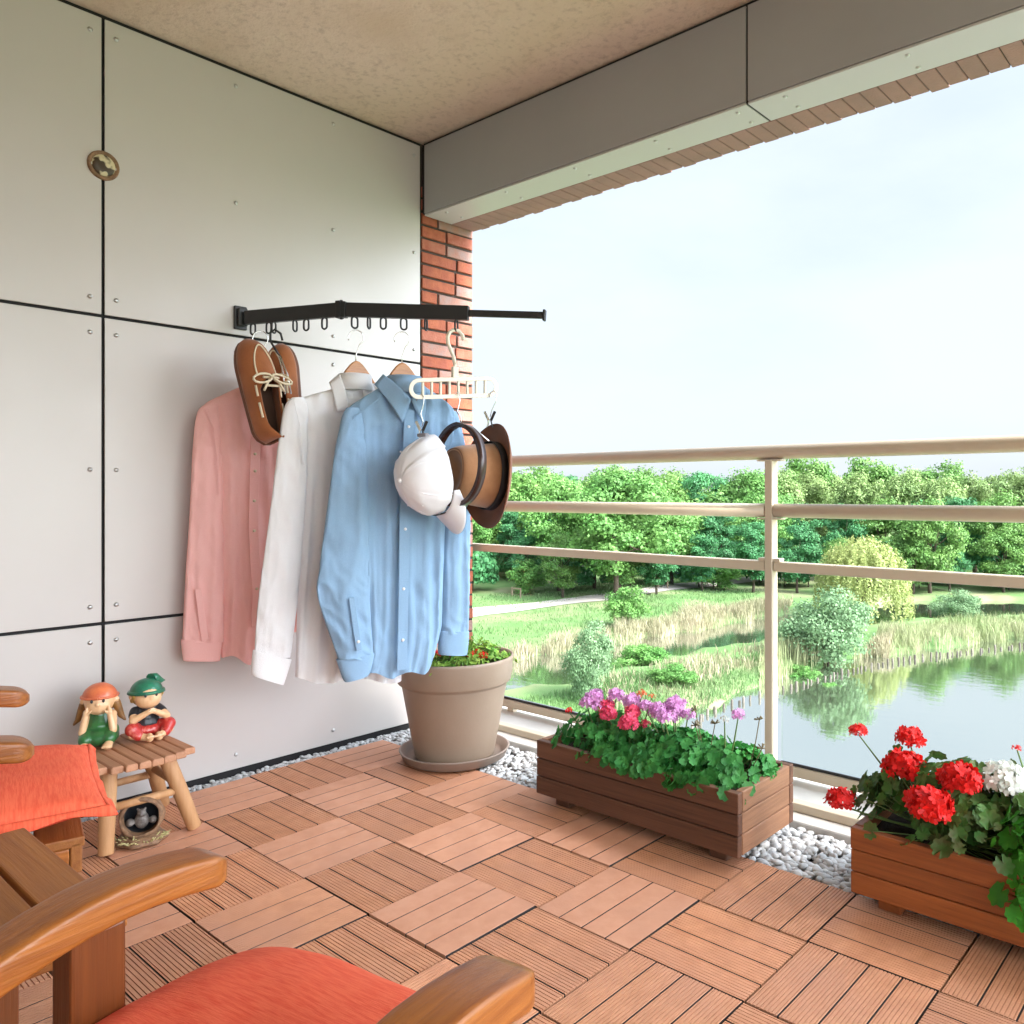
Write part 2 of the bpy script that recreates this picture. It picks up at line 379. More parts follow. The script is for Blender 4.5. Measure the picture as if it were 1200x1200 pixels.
for i in range(-2,10):
    for j in range(-5,3):
        xc=X0+(i+.5)*PXT; yc=Y0+(j+.5)*PYT
        even=(i+j)%2==0
        if even: kind='smooth' if (i<=2 or (i==3 and j>=1)) and not (i>=1 and j<0) else 'fine'
        else: kind='rib'
        o=bpy.data.objects.new('deck_tile',TM[kind]); COL.objects.link(o)
        up=rt.uniform(0,.0025)+(.003 if (i,j) in ((1,1),(2,0)) else 0)
        o.location=(xc,yc,up); o.rotation_euler=(rt.gauss(0,.003),rt.gauss(0,.003),(math.pi/2 if even else 0)+rt.gauss(0,.003))
        if even: o.scale=(PYT/PXT,PXT/PYT,1)
        o['label']=lab[kind]; o['category']='deck tile'; o['group']={'rib':'deep ribbed deck tiles','fine':'fine ribbed deck tiles','smooth':'smooth deck tiles'}[kind]
# ---------------------------------------------------------------- gravel
def ico(sub):
    bm=bmesh.new(); bmesh.ops.create_icosphere(bm,subdivisions=sub,radius=1); v=np.array([p.co[:] for p in bm.verts]); f=[[q.index for q in p.verts] for p in bm.faces]; bm.free(); return v,f
IV,IF=ico(2)
def pebbles(n, box, size, zc):
    vs=[];fs=[]
    for k in range(n):
        x=rng.uniform(box[0],box[1]); y=rng.uniform(box[2],box[3]); s=rng.uniform(*size)
        R=np.array(Matrix.Rotation(rng.uniform(0,6.3),3,'Z')@Matrix.Rotation(rng.normal(0,.35),3,'X'))
        q=IV*np.array([1.25,.9,.6])*s*rng.uniform(.85,1.15,3); q=q*(1+.12*np.sin(3*IV[:,[1,2,0]]+rng.uniform(0,6)))
        q=q@R.T+np.array([x,y,zc+rng.uniform(-.3,1.0)*s*.9]); o=len(vs); vs+=q.tolist(); fs+=[[a+o for a in f] for f in IF]
    return vs,fs
m=MB()
for n,b,sz in ((1700,(-3.112,-3.035,-.2,2.45),(.006,.010)),(900,(-3.03,-2.0,2.115,2.41),(.007,.011)),(1300,(-3.0,-1.15,2.115,2.41),(.008,.0135)),(1300,(-1.35,-.6,2.105,2.41),(.009,.0155))):
    v,f=pebbles(n,b,sz,-.016); m.add(v,f,0,True)
struct('gravel',m,M['pebble'],'stuff')
# ---------------------------------------------------------------- kerb and balustrade
m=MB(); m.box((-3.11,2.415,-.2),(3.4,2.80,.012)); struct('kerb',m,M['kerb'],bevel=.006)
bal=thing('balustrade','champagne metal balcony railing with three tube rails, a flat post and clear glass','railing',(-1.49,2.75,.01))
YR=2.75
def hrail(name,z,r,x0,x1,fl=1.0,y=YR,n=20):
    m=MB(); m.tube([(x0,y,z),(x1,y,z)],r,n,flat=fl,ref=(0,0,1)); return part(name,m,M['rail'],bal)
hrail('top_rail',1.232,.0275,-3.34,3.4)
hrail('middle_rail',1.0115,.026,-3.34,-1.508); hrail('middle_rail',1.0115,.026,-1.470,1.0)
for x0,x1 in ((-3.34,-1.508),(-1.470,1.0)):
    m=MB(); m.box((x0,YR-.02,.783),(x1,YR+.02,.820)); part('glass_rail',m,M['rail'],bal,.006,seg=3)
for xp in (-1.489,1.02):
    m=MB(); m.box((xp-.016,YR-.0225,.012),(xp+.016,YR+.0225,1.2035)); po=part('post',m,M['rail'],bal,.004,seg=3)
    for lo,hi in [((xp-.05,YR-.02,z),(xp+.05,YR+.02,z+.0055)) for z in (1.198,.978)]+[((xp-.045,YR-.018,.821),(xp-.0165,YR+.018,.832)),((xp+.0165,YR-.018,.821),(xp+.045,YR+.018,.832)),((xp-.05,YR-.05,.0125),(xp+.05,YR+.05,.020))]:
        m=MB(); m.box(lo,hi); part('bracket',m,M['rail'],bal,.001)
for y,z0,z1 in ((YR,.030,.066),(2.50,.0125,.042)):
    m=MB(); m.box((-3.10,y-.02,z0),(3.4,y+.02,z1)); part('bottom_rail',m,M['rail'],bal,.004)
for x in (-2.9,-2.2,-1.489,-.7,.3): m=MB(); m.box((x-.02,YR-.015,.0125),(x+.02,YR+.015,.0295)); part('foot',m,M['rail'],bal)
gl=bpy.data.materials.new('clear_glass'); t,n,l=nt(gl); out=n.new('ShaderNodeOutputMaterial'); tr=n.new('ShaderNodeBsdfTransparent'); tr.inputs[0].default_value=(.96,.98,.97,1)
gg=n.new('ShaderNodeBsdfGlossy'); gg.inputs['Roughness'].default_value=.01; ms=n.new('ShaderNodeMixShader'); fr=n.new('ShaderNodeFresnel'); fr.inputs[0].default_value=1.1
l.new(fr.outputs[0],ms.inputs[0]); l.new(tr.outputs[0],ms.inputs[1]); l.new(gg.outputs[0],ms.inputs[2]); l.new(ms.outputs[0],out.inputs[0]); M['glass']=gl
for x0,x1 in ((-3.30,-1.535),(-1.443,.97)):
    m=MB(); m.box((x0,YR-.004,.078),(x1,YR+.004,.7825)); g=part('glass_pane',m,M['glass'],bal)
    m=MB(); m.box((x0,YR-.007,.0675),(x1,YR+.007,.077)); part('gasket',m,M['black'],g)
# ================================================================ DRYING RACK
def A(px,py,d): return W(px,py,d)
ELB=A(400,363,3.0); MNT=A(283,373,3.13); END=A(543,367,2.93); TIP=A(632,373,2.90)
rk=thing('drying_rack','black folding wall mounted drying rack arm with ring loops and pull out rod','drying rack',A(278,373,3.14))
d1=(ELB-MNT).normalized(); d2=(END-ELB).normalized(); TIP=ELB+d2*((END-ELB).length+.295)
m=MB(); m.box((WX+.0005,1.487,1.71),(WX+.014,1.535,1.80)); m.box((WX+.0145,1.494,1.722),(WX+.034,1.528,1.79)); part('wall_bracket',m,M['black'],rk,.003)
m=MB(); m.bar(MNT+d1*.02,ELB-d1*.018,.022,.052); part('arm',m,M['black'],rk,.002)
m=MB(); m.bar(ELB+d2*.022,END+d2*.02,.022,.052); part('arm',m,M['black'],rk,.002)
m=MB(); m.bar(ELB-d1*.017,ELB+d2*.002,.03,.064); m.bar(ELB+d2*.003,ELB+d2*.021,.03,.058); m.tube([ELB+Vector((0,0,-.036)),ELB+Vector((0,0,.036))],.006,12); part('hinge',m,M['black'],rk,.002)
m=MB(); m.bar(END+d2*.021,TIP,.014,.024); part('rod',m,M['black'],rk,.0015)
m=MB(); m.bar(TIP+d2*.0005,TIP+d2*.010,.024,.040); part('end_cap',m,M['black'],rk,.003)
LOOPS={}
for px,fr in ((297,1),(316,1),(322,0),(347,0),(360,1),(381,1),(416,.55),(433,0),(450,1),(474,.6),(500,0),(535,.1)):
    if px<400: u=(px-283)/(400-283); c=MNT.lerp(ELB,u); d=d1
    else: u=(px-400)/(543-400); c=ELB.lerp(END,u); d=d2
    c=c+Vector((0,0,-.0265)); LOOPS[px]=c
    sd=Vector((-d.y,d.x,0)); dirv=(d*fr+sd*(1-fr)).normalized()
    w=.011; h=.042; m=MB(); pts=[]
    for k in range(25):
        t=2*math.pi*k/24; cx=math.cos(t); sz=math.sin(t)
        pts.append(c+dirv*(w*cx)+Vector((0,0,-h/2+.002+(h/2-w)*(1 if sz>0 else -1)*(1 if abs(sz)>1e-6 else 0)+w*sz)))
    m.tube(pts,.0036,8,cap=False); part('ring_loop',m,M['black'],rk)
# ================================================================ HANGING CLOTHES
EYE=Vector((0,0,H))
class Pl:
    def __init__(s,px,py,d,th):
        s.o=W(px,py,d); a=math.radians(th); s.s=camdir(math.cos(a),math.sin(a)); s.n=camdir(math.sin(a),-math.cos(a))
    def at(s,px,py,off=0):
        r=W(px,py,1)-EYE; t=(s.o+s.n*off-EYE).dot(s.n)/r.dot(s.n); p=EYE+r*t; return ((p-s.o).dot(s.s),p.z)
    def p(s,a,z,n=0): 
        q=s.o+s.s*a+s.n*n; return Vector((q.x,q.y,z))
    def P(s,px,py,off=0): a,z=s.at(px,py,off); return s.p(a,z,off)
def interp(tab,y):
    if y<=tab[0][0]: return tab[0][1:]
    for a,b in zip(tab,tab[1:]):
        if y<=b[0]:
            f=(y-a[0])/(b[0]-a[0]); f2=f
            return tuple(a[i]+(b[i]-a[i])*f2 for i in range(1,len(a)))
    return tab[-1][1:]
def smooth_tab(tab,n):
    """Catmull-Rom resample rows (y,l,r)"""
    out=[]; T=tab
    for k in range(n):
        u=k/(n-1)*(len(T)-1); i=min(int(u),len(T)-2); f=u-i
        p=[T[max(i-1,0)],T[i],T[i+1],T[min(i+2,len(T)-1)]]
        out.append(tuple(.5*((2*p[1][c])+(-p[0][c]+p[2][c])*f+(2*p[0][c]-5*p[1][c]+4*p[2][c]-p[3][c])*f*f+(-p[0][c]+3*p[1][c]-3*p[2][c]+p[3][c])*f**3) for c in range(len(T[0]))))
    return out
def folds(seed):
    r=random.Random(seed); W_=[(r.uniform(3,16),r.uniform(0,6.28),r.uniform(-2.2,2.2),r.uniform(.4,1)/1) for _ in range(7)]
    def f(u,v): # sharpened vertical folds drifting with height
        s=0
        for k,ph,dr,a in W_:
            q=math.sin(k*u+ph+dr*v); s+=a*(1-abs(q)**.75*1.6)/ (1+.10*k)
        return s/3.0
    return f
def garment_tube(pl,tab,thick,off,amp,seed,rows=90,n=128,hem=None,amp0=.15,wr=.0,lens=None):
    """closed cloth tube from traced rows (y,xl,xr); thick = half depth"""
    m=MB(); T=smooth_tab(tab,rows); fo=folds(seed); P=[]; y0=tab[0][0]; y1=tab[-1][0]
    for i,(y,xl,xr) in enumerate(T):
        v=i/(rows-1); l,zl=pl.at(xl,y,off); r,zr=pl.at(xr,y,off); c=(l+r)/2; hw=max((r-l)/2,.004); z=(zl+zr)/2
        th=min(thick*(thick_prof(v) if lens is None else lens(v)),hw*1.05)
        row=[]
        for k in range(n):
            ph=2*math.pi*k/n; cu=math.cos(ph); sn=math.sin(ph)
            a=math.copysign(abs(cu)**.8,cu); b=math.copysign(abs(sn)**.8,sn)
            u=a*1.0+ (0 if sn>0 else 7)
            A_=amp*(amp0+(1-amp0)*v**.8)*min(1,abs(sn)*2.2)
            fl=fo(u*hw/.2,v*2)*A_*(1 if sn>0 else -1)
            wrk=wr*(mnoise.noise(Vector((a*hw*13+seed+z*5,z*9,(sn>0)*5)))*.8+.45*(1-2*abs(mnoise.noise(Vector((a*hw*20+z*12+seed,z*10-a*hw*8,(sn>0)*5+3))))**.6))*min(1,abs(sn)*3)
            zz=z+ (hem(a,v) if hem else 0)+(zr-zl)/2*a
            edge=.5*fo(2.2*zz*3,1)*A_*(abs(cu)**3)*math.copysign(1,cu)
            row.append(pl.p(c+a*hw+edge*.6,zz,off+b*th+fl+wrk))
        P.append(row)
    m.grid(P,0,True,True); return m
def thick_prof(v): return .55+.45*min(1,v*3)
def strip(pl,pts,w,off,thick=.003,mi=0,m=None):
    """ribbon following photo points on the garment's plane"""
    m=m or MB(); A_=[pl.at(x,y,off) for x,y in pts]
    for (a,b) in zip(A_,A_[1:]):
        p0=pl.p(a[0],a[1],off); p1=pl.p(b[0],b[1],off); m.bar(p0,p1,w,thick,up=pl.n,mi=mi)
    return m
def leafpatch(pl,quad,off,bulge=.012,n=8,offs=(0,0,0,0)):
    """curved collar leaf: quad a(top inner) b(top outer) c(bottom outer tip) d(bottom inner)"""
    q=[pl.at(x,y,off) for x,y in quad]; P=[]
    for i in range(n):
        v=i/(n-1); row=[]
        for j in range(n):
            u=j/(n-1)
            a=[(1-v)*((1-u)*q[0][c]+u*q[1][c])+v*((1-u)*q[3][c]+u*q[2][c]) for c in (0,1)]
            o=(1-v)*((1-u)*offs[0]+u*offs[1])+v*((1-u)*offs[3]+u*offs[2])
            row.append(pl.p(a[0],a[1],off+o+bulge*math.sin(math.pi*v)*.8))
        P.append(row)
    m=MB(); m.grid(P,0,True); return m
def buttons(pl,pts,off,mat_,parent,r=.0055):
    for x,y in pts:
        m=MB(); c=pl.P(x,y,off); m.lathe([(0,.003),(r*.7,.003),(r,.0015),(r,0)],c,pl.n,10); part('button',m,mat_,parent)
def wire_hook(pl,cx,top,bot,r=.0022,w=9,name='hook',parent=None,mt=None,off=0):
    """question-mark hook hanging over (cx,top) going down to (cx,bot)"""
    pts=[]
    R=w
    for k in range(0,15):
        t=math.radians(200-k*(200+60)/14); pts.append((cx+R*math.cos(t),top+R-R*math.sin(t)))
    lx,ly=pts[-1]
    pts+= [(cx+R*.25,ly+ (bot-ly)*.25),(cx,ly+(bot-ly)*.5),(cx,bot)]
    m=MB(); m.tube([pl.P(x,y,off) for x,y in pts],r,8); return part(name,m,mt or M['chrome'],parent)
def coat_hanger(name,label,pl,cx,ty,hook_top,wpx,drop,hang_off=0):
    t=thing(name,label,'clothes hanger',pl.P(cx,ty))
    ou=[];inn=[]
    N=18
    for k in range(N+1):
        u=-1+2*k/N; x=cx+u*wpx; dx_=u*wpx; y=ty+1.75*((dx_*dx_+81)**.5-9); hgt=21-4*abs(u)
        ou.append((x,y)); inn.append((x,y+hgt))
    m=MB()
    for k in range(N):
        q=[pl.at(*ou[k]),pl.at(*ou[k+1]),pl.at(*inn[k+1]),pl.at(*inn[k])]
        f=[pl.p(a,z,.009) for a,z in q]; b=[pl.p(a,z,-.009) for a,z in q]
        fs=[(0,3,2,1),(4,5,6,7),(0,1,5,4),(3,7,6,2)]
        if k==0: fs.append((0,4,7,3))
        if k==N-1: fs.append((1,2,6,5))
        m.add(f+b,fs)
    o=part('shoulder_bar',m,M['hangerwood'],t); bm=bmesh.new(); bm.from_mesh(o.data); bmesh.ops.remove_doubles(bm,verts=bm.verts,dist=1e-5); bmesh.ops.recalc_face_normals(bm,faces=bm.faces); bm.to_mesh(o.data); bm.free()
    fin(o,.004,3)
    wire_hook(pl,cx,hook_top,ty+6,parent=t); return t
# ---- pink shirt
TH=35
pk=Pl(318,385,3.10,TH)
t=thing('shirt','pink long sleeved shirt hanging next to the wall, unbuttoned at the front','shirt',pk.P(300,600))
tab=[(446,292,326),(452,284,332),(462,262,344),(476,238,362),(500,240,362),(560,252,352),(640,257,346),(720,259,340),(768,259,338)]
hm=lambda a,v: (-.02*(1-a*a)+.012*math.sin(7*a))*max(0,v-.9)*10
part('torso',garment_tube(pk,tab,.035,0,.034,21,hem=hm,wr=.010),M['pink'],t)
part('sleeve',garment_tube(pk,[(474,240,256),(484,231,258),(520,226,262),(600,222,262),(680,217,262),(740,214,262),(752,214,262)],.025,.012,.016,4,amp0=.3,n=64,wr=.009,lens=lambda v:.6+.4*v),M['pink'],t)
part('cuff',garment_tube(pk,[(749,213,259),(752,212,260),(772,214,258),(774,215,257)],.024,.012,.004,5,rows=10,n=48,lens=lambda v:1),M['pink'],t)
part('sleeve',garment_tube(pk,[(476,346,364),(520,344,372),(600,342,374),(740,340,372)],.028,-.01,.010,8,amp0=.3,n=48,lens=lambda v:1),M['pink'],t)
pp=[(300,505),(298,560),(297,620),(299,660),(302,700),(300,735)]
part('placket',strip(pk,pp,.034,.052),M['pink'],t,.001)
buttons(pk,[(299,532),(299,552),(298,587),(298,622),(301,690)],.0545,M['stitch'],t)
m=MB(); m.lathe([(.062,0),(.058,.02),(.056,.034)],pk.P(309,447),(0,0,1),32); part('collar',m,M['pink'],t,solid=.003)
m=MB(); m=strip(pk,[(232,690),(236,720),(240,750)],.022,.046,m=m); part('sleeve_placket',m,M['pink'],t,.001)
part('armhole_seam',strip(pk,[(240,478),(250,500),(256,540),(257,580)],.004,.050),M['pink'],t)
# ---- white shirt
wh=Pl(416,392,3.0,TH)
t=thing('shirt','white long sleeved shirt on a wooden hanger between the pink and blue shirts','shirt',wh.P(390,600))
tab=[(450,396,440),(456,388,448),(464,360,470),(474,338,488),(500,344,492),(560,350,486),(640,350,480),(720,348,474),(796,346,470)]
hm2=lambda a,v: (.012*math.sin(5*a+1))*max(0,v-.9)*10
part('torso',garment_tube(wh,tab,.036,0,.036,33,hem=hm2,wr=.010),M['white'],t)
part('sleeve',garment_tube(wh,[(466,342,356),(478,333,360),(520,326,360),(580,319,358),(640,311,354),(700,303,349),(750,299,343),(770,298,340)],.025,.026,.017,14,amp0=.3,n=64,wr=.009,lens=lambda v:.6+.4*v),M['white'],t)
part('cuff',garment_tube(wh,[(767,297,341),(770,296,341),(792,294,334),(797,296,332)],.025,.026,.004,15,rows=10,n=48,lens=lambda v:1,hem=lambda a,v:-.016*a),M['white'],t)
part('sleeve',garment_tube(wh,[(474,470,490),(520,476,498),(640,474,500),(760,470,494)],.028,-.022,.01,16,amp0=.3,n=48,lens=lambda v:1),M['white'],t)
part('collar_leaf',leafpatch(wh,[(401,436),(389,447),(394,483),(409,479)],.05,offs=(-.03,-.035,.008,.008)),M['white'],t,solid=.003)
part('collar_leaf',leafpatch(wh,[(428,440),(440,449),(446,484),(424,479)],.05,offs=(-.03,-.035,.008,.008)),M['white'],t,solid=.003)
m=MB(); m.lathe([(.064,-.02),(.060,.01),(.057,.040)],wh.P(416,452),(0,0,1),32); part('collar_stand',m,M['white'],t,solid=.003)
m=MB(); c=wh.P(416,462,-.045); m.bar(c-wh.s*.022,c+wh.s*.022,.03,.002,up=wh.n); lb=part('neck_label',m,M['white'],t)
m=MB(); c=wh.P(416,464,-.0425); m.bar(c-wh.s*.017,c+wh.s*.017,.010,.001,up=wh.n); part('printed_band',m,mat('label_blue',(.06,.10,.28),.6),lb)
part('placket',strip(wh,[(409,500),(411,600),(412,700),(413,785)],.034,.053),M['white'],t,.001)
part('armhole_seam',strip(wh,[(345,470),(352,500),(356,545)],.004,.060),M['white'],t)
coat_hanger('clothes_hanger','reddish wooden hanger with wire hook inside the white shirt',wh,417,423,387,34,44)
# ---- blue shirt
bl=Pl(474,392,2.97,TH)
t=thing('shirt','light blue long sleeved button up shirt nearest the viewer on the rack','shirt',bl.P(465,600))
tab=[(452,448,496),(457,440,503),(466,425,516),(480,407,531),(500,408,532),(540,414,526),(600,417,522),(680,420,519),(740,423,516),(786,427,502)]
def hm3(a,v): return (.010*math.sin(6*a)-.012*(1-a*a)+.01*a)*max(0,v-.85)*6.6
part('torso',garment_tube(bl,tab,.036,0,.038,47,hem=hm3,wr=.010),M['blue'],t)
part('sleeve',garment_tube(bl,[(478,406,420),(488,401,424),(520,394,428),(560,388,430),(620,380,432),(668,374,433),(692,371,433),(720,378,434),(760,392,437),(772,396,437)],.026,.028,.019,44,amp0=.35,n=72,wr=.011,lens=lambda v:.6+.4*v),M['blue'],t)
part('cuff',garment_tube(bl,[(769,394,438),(772,395,438),(790,401,434),(795,404,431)],.025,.028,.004,45,rows=10,n=48,lens=lambda v:1,hem=lambda a,v:.012*a),M['blue'],t)
part('sleeve',garment_tube(bl,[(482,518,534),(492,518,538),(530,520,546),(600,521,550),(660,518,550),(720,517,549),(742,516,548)],.030,-.016,.017,46,amp0=.3,n=64,wr=.009,lens=lambda v:.6+.4*v),M['blue'],t)
part('cuff',garment_tube(bl,[(739,515,548),(742,514,549),(764,514,547),(767,515,546)],.031,-.016,.004,48,rows=10,n=48,lens=lambda v:1),M['blue'],t)
part('collar_leaf',leafpatch(bl,[(453,437),(443,449),(471,496),(481,468)],.055,.02,10,offs=(-.035,-.04,.006,.006)),M['blue'],t,solid=.003)
part('collar_leaf',leafpatch(bl,[(494,441),(503,452),(495,498),(481,470)],.055,.02,10,offs=(-.035,-.04,.006,.006)),M['blue'],t,solid=.003)
m=MB(); m.lathe([(.068,-.02),(.063,.012),(.060,.042)],bl.P(474,455),(0,0,1),32); part('collar_stand',m,M['blue'],t,solid=.003)
part('placket',strip(bl,[(480,480),(478,520),(474,600),(473,680),(472,740),(471,785)],.036,.055),M['blue'],t,.001)
buttons(bl,[(479,500),(477,545),(475,620),(473,690),(472,750)],.0575,M['white'],t)
part('yoke_seam',strip(bl,[(414,490),(430,478),(446,466)],.004,.052),M['blue'],t)
part('sleeve_placket',strip(bl,[(412,700),(416,730),(421,762)],.020,.066),M['blue'],t,.001)
buttons(bl,[(420,752)],.068,M['white'],t)
coat_hanger('clothes_hanger','reddish wooden hanger with wire hook inside the light blue shirt',bl,471,425,389,32,50)
# ---- pink shirt's hanger (only the hook shows above the shoes)
t=thing('clothes_hanger','thin wire hanger hook over the left most ring, pink shirt below','clothes hanger',pk.P(304,430))
m=MB(); pts=[]
pk2=Pl(304,392,3.10,TH)
wire_hook(pk2,305,388,440,parent=t)
m=MB(); m.tube([pk2.P(250,478),pk2.P(285,455),pk2.P(305,440),pk2.P(325,455),pk2.P(355,478)],.003,8); part('shoulder_wire',m,M['chrome'],t)
# ---- shoes
def shoe(label,toe,heel,roll,L,tog=None):
    """toe, heel: world points of the sole; roll: world direction the sole's underside looks away from (upper side)"""
    toe=Vector(toe); heel=Vector(heel); ax=(heel-toe).normalized(); up=Vector(roll); up=(up-ax*up.dot(ax)).normalized(); sd=ax.cross(up)
    t=thing('boat_shoe',label,'shoe',(toe+heel)/2,group=None)
    n=26; hw=lambda v: L*.158*( (max(0,1-((v-.30)/.305)**2))**.5 if v<.30 else 1-.26*((v-.30)/.70)**1.2 if v<.86 else (1-.26*((.86-.30)/.70)**1.2)*max(0.0,1-((v-.86)/.145)**2)**.5)
    hh=lambda v: L*(.125+.085*min(1,max(0,(v-.05)/.45)) if v<.5 else .21-.02*math.sin((v-.5)*6.28))*min(1,(max(v,.003)/.10)**.45)
    def pt(v,a,hgt,s=1): 
        return toe+ax*(v*L)+sd*(a*s)+up*hgt
    m=MB(); P=[]; K=28
    for i in range(n+1):
        v=i/n; w=max(hw(v),.002); h=hh(v); 
        gap=0 if v<.44 else min(1.0,(v-.44)/.10)**.5*.74*(1 if v<.82 else max(0.12,1-((v-.82)/.18)**2*.9))
        row=[]
        for k in range(K+1):
            s=-1+2*k/K
            lim=math.pi/2
            # angle from side bottom (-) over the top (+); gap opens at the top
            if gap>0: ang=(lim*(1-gap*.62))*abs(s) if False else 0
            th=math.pi*(k/K)                     # 0 .. pi across
            if gap>0:
                # keep the halves on both sides, leave top open
                g=gap*.60
                half=(math.pi/2)*(1-g)
                th=(k/(K/2))*half if k<=K/2 else math.pi-((K-k)/(K/2))*half
            a=math.cos(th)*w; b=math.sin(th)**.8*h if math.sin(th)>0 else 0
            row.append(pt(v,a,.012+b))
        P.append(row)
    half=K//2
    # split columns: build as quads but skip the centre column of the open part
    vs=[p for r in P for p in r]; fs=[]
    for i in range(n):
        op=(i+1)/n>.46
        for k in range(K):
            if op and k in (half,) : continue
            fs.append((i*(K+1)+k,i*(K+1)+k+1,(i+1)*(K+1)+k+1,(i+1)*(K+1)+k))
    m.add(vs,fs,0,True); part('upper',m,M['leather'],t,solid=.006)
    # lining just inside
    m=MB(); vs2=[]
    for i in range(n+1):
        v=i/n
        if v<.40: continue
        w=max(hw(v)-.010,.002); row=[]
        for k in range(13):
            th=math.pi*(-.02+1.04*k/12); row.append(pt(min(v,.985),math.cos(th)*w,.016+(.0 if 1 else 0)+ .004*abs(math.cos(th))))
        vs2.append(row)
    m.grid(vs2,0,True); part('insole',m,M['lining'],t)
    # sole
    m=MB(); ring=[]
    for i in range(n+1): ring.append((i/n,max(hw(i/n)*1.06,.003)))
    poly=[pt(v*1.012-.006,w,-.006) for v,w in ring]+[pt(v*1.012-.006,-w,-.006) for v,w in reversed(ring)]
    m.prism(poly,up*.020); part('sole',m,M['sole'],t,.004)
    # moccasin seam on the toe, side laces
    m=MB(); pts=[]
    for k in range(21):
        a=math.pi*k/20; v=.40-.30*math.sin(a); c=math.cos(a)*.62; w=hw(v); th=math.acos(max(-1,min(1,c))); pts.append(pt(v,w*c,.014+math.sin(th)**.8*hh(v)+.003))
    m.tube(pts,.0028,6); part('seam',m,M['stitch'],t)
    m=MB()
    for sgn in (1,-1):
        for v0,v1 in ((.50,.60),(.66,.80)):
            pts=[]
            for k in range(5):
                v=v0+(v1-v0)*k/4; th=.62; pts.append(pt(v,sgn*hw(v)*math.cos(th),.013+math.sin(th)**.8*hh(v)*1.0+.005))
            m=MB(); m.tube(pts,.0042,6); part('side_lace',m,M['stitch'],t)
    
    # tongue + bow
    c=pt(.44,0,.012+hh(.44)+.006); m=MB()
    m.tube([c-sd*.028,c+sd*.028],.0045,6); m.tube([c+ax*.03-sd*.026,c+ax*.03+sd*.026],.0045,6)
    for q in (1,-1):
        lp=[c]
        for k in range(13):
            a=2*math.pi*k/12; lp.append(c+sd*q*(.038-.036*math.cos(a))+ax*(.018*math.sin(a)+.008*(1-math.cos(a)))+up*(.010+.006*math.sin(a)))
        m.tube(lp,.0042,6)
        m.tube([c,c+sd*q*.022+ax*.022+up*.012,c+sd*q*.040+ax*.052+up*.006],.0040,6)
    part('bow',m,M['stitch'],t)
    return t
sv=camdir(.80,-.60,.05)
shoe('tan suede boat shoe in front, hanging toe up over the pink shirt',W(288,400,2.90),W(314,524,2.86),camdir(.84,-.55,.10),.385)
shoe('tan suede boat shoe behind, half hidden beside the white shirt collar',W(331,405,3.04),W(345,520,3.0),camdir(-.25,-.96,.1),.34)
t=thing('shoe_hanger','dark double wire shoe hanger hooked on the second ring between the two shoes','shoe hanger',W(322,400,2.96))
m=MB(); m.tube([W(x,y,2.97) for x,y in ((331,399),(329,391),(322,386),(317,390),(317,400),(322,408),(328,418))],.0042,8); part('hook',m,M['black'],t)
m=MB(); m.tube([W(x,y,2.93) for x,y in ((327,417),(332,440),(334,462))],.0034,8); m.tube([W(x,y,2.93) for x,y in ((328,417),(337,440),(341,462))],.0034,8); part('prong',m,M['chrome'],t)
# ---- cream multi slot hanger
ch=Pl(533,454,2.93,38)
t=thing('space_saving_hanger','cream plastic slotted bar hanger on a swivel hook at the end of the rack','slot hanger',ch.P(533,454))
m=MB()
def stad(pl,cx,cy,hw,hh,off,n=10,yt=0):
    pts=[]
    for sgn,c0 in ((1,cx+hw-hh),(-1,cx-hw+hh)):
        for k in range(n+1):
            a=-math.pi/2+math.pi*k/n; pts.append((c0+sgn*hh*math.cos(a)*1.0,cy+sgn*hh*math.sin(a)))
    return [pl.P(x,y+yt*(x-cx),off) for x,y in pts]
yt=-.025
oo=stad(ch,531.5,454.5,52.5,12.5,.011,yt=yt); ii=stad(ch,531.5,454.5,47.5,7.5,.011,yt=yt); bo=stad(ch,531.5,454.5,52.5,12.5,-.011,yt=yt); bi=stad(ch,531.5,454.5,47.5,7.5,-.011,yt=yt)
n=len(oo); m.add(oo+ii+bo+bi,[f for i in range(n) for f in ((i,(i+1)%n,n+(i+1)%n,n+i),(2*n+(i+1)%n,2*n+i,3*n+i,3*n+(i+1)%n),((i+1)%n,i,2*n+i,2*n+(i+1)%n),(n+i,n+(i+1)%n,3*n+(i+1)%n,3*n+i))],0)
part('slotted_bar',m,M['cream'],t,.002)
m=MB()
for k in range(1,9):
    x=485+k*10.4; m=MB(); m.bar(ch.P(x,446+yt*(x-531)),ch.P(x,463+yt*(x-531)),.007,.010,up=ch.n); part('slot_divider',m,M['cream'],t,.001)
m=MB(); m.bar(ch.P(533,443),ch.P(533,430),.022,.018,up=ch.n); m.tube([ch.P(533,431),ch.P(533,424)],.006,10); part('swivel',m,M['cream'],t,.002)
m=MB(); m.tube([ch.P(x,y) for x,y in ((543,399),(542,393),(538,388),(532,386.5),(527,389),(524.5,395),(525,402),(528,410),(531.5,418),(533,427))],.0068,10); part('hook',m,M['cream'],t)
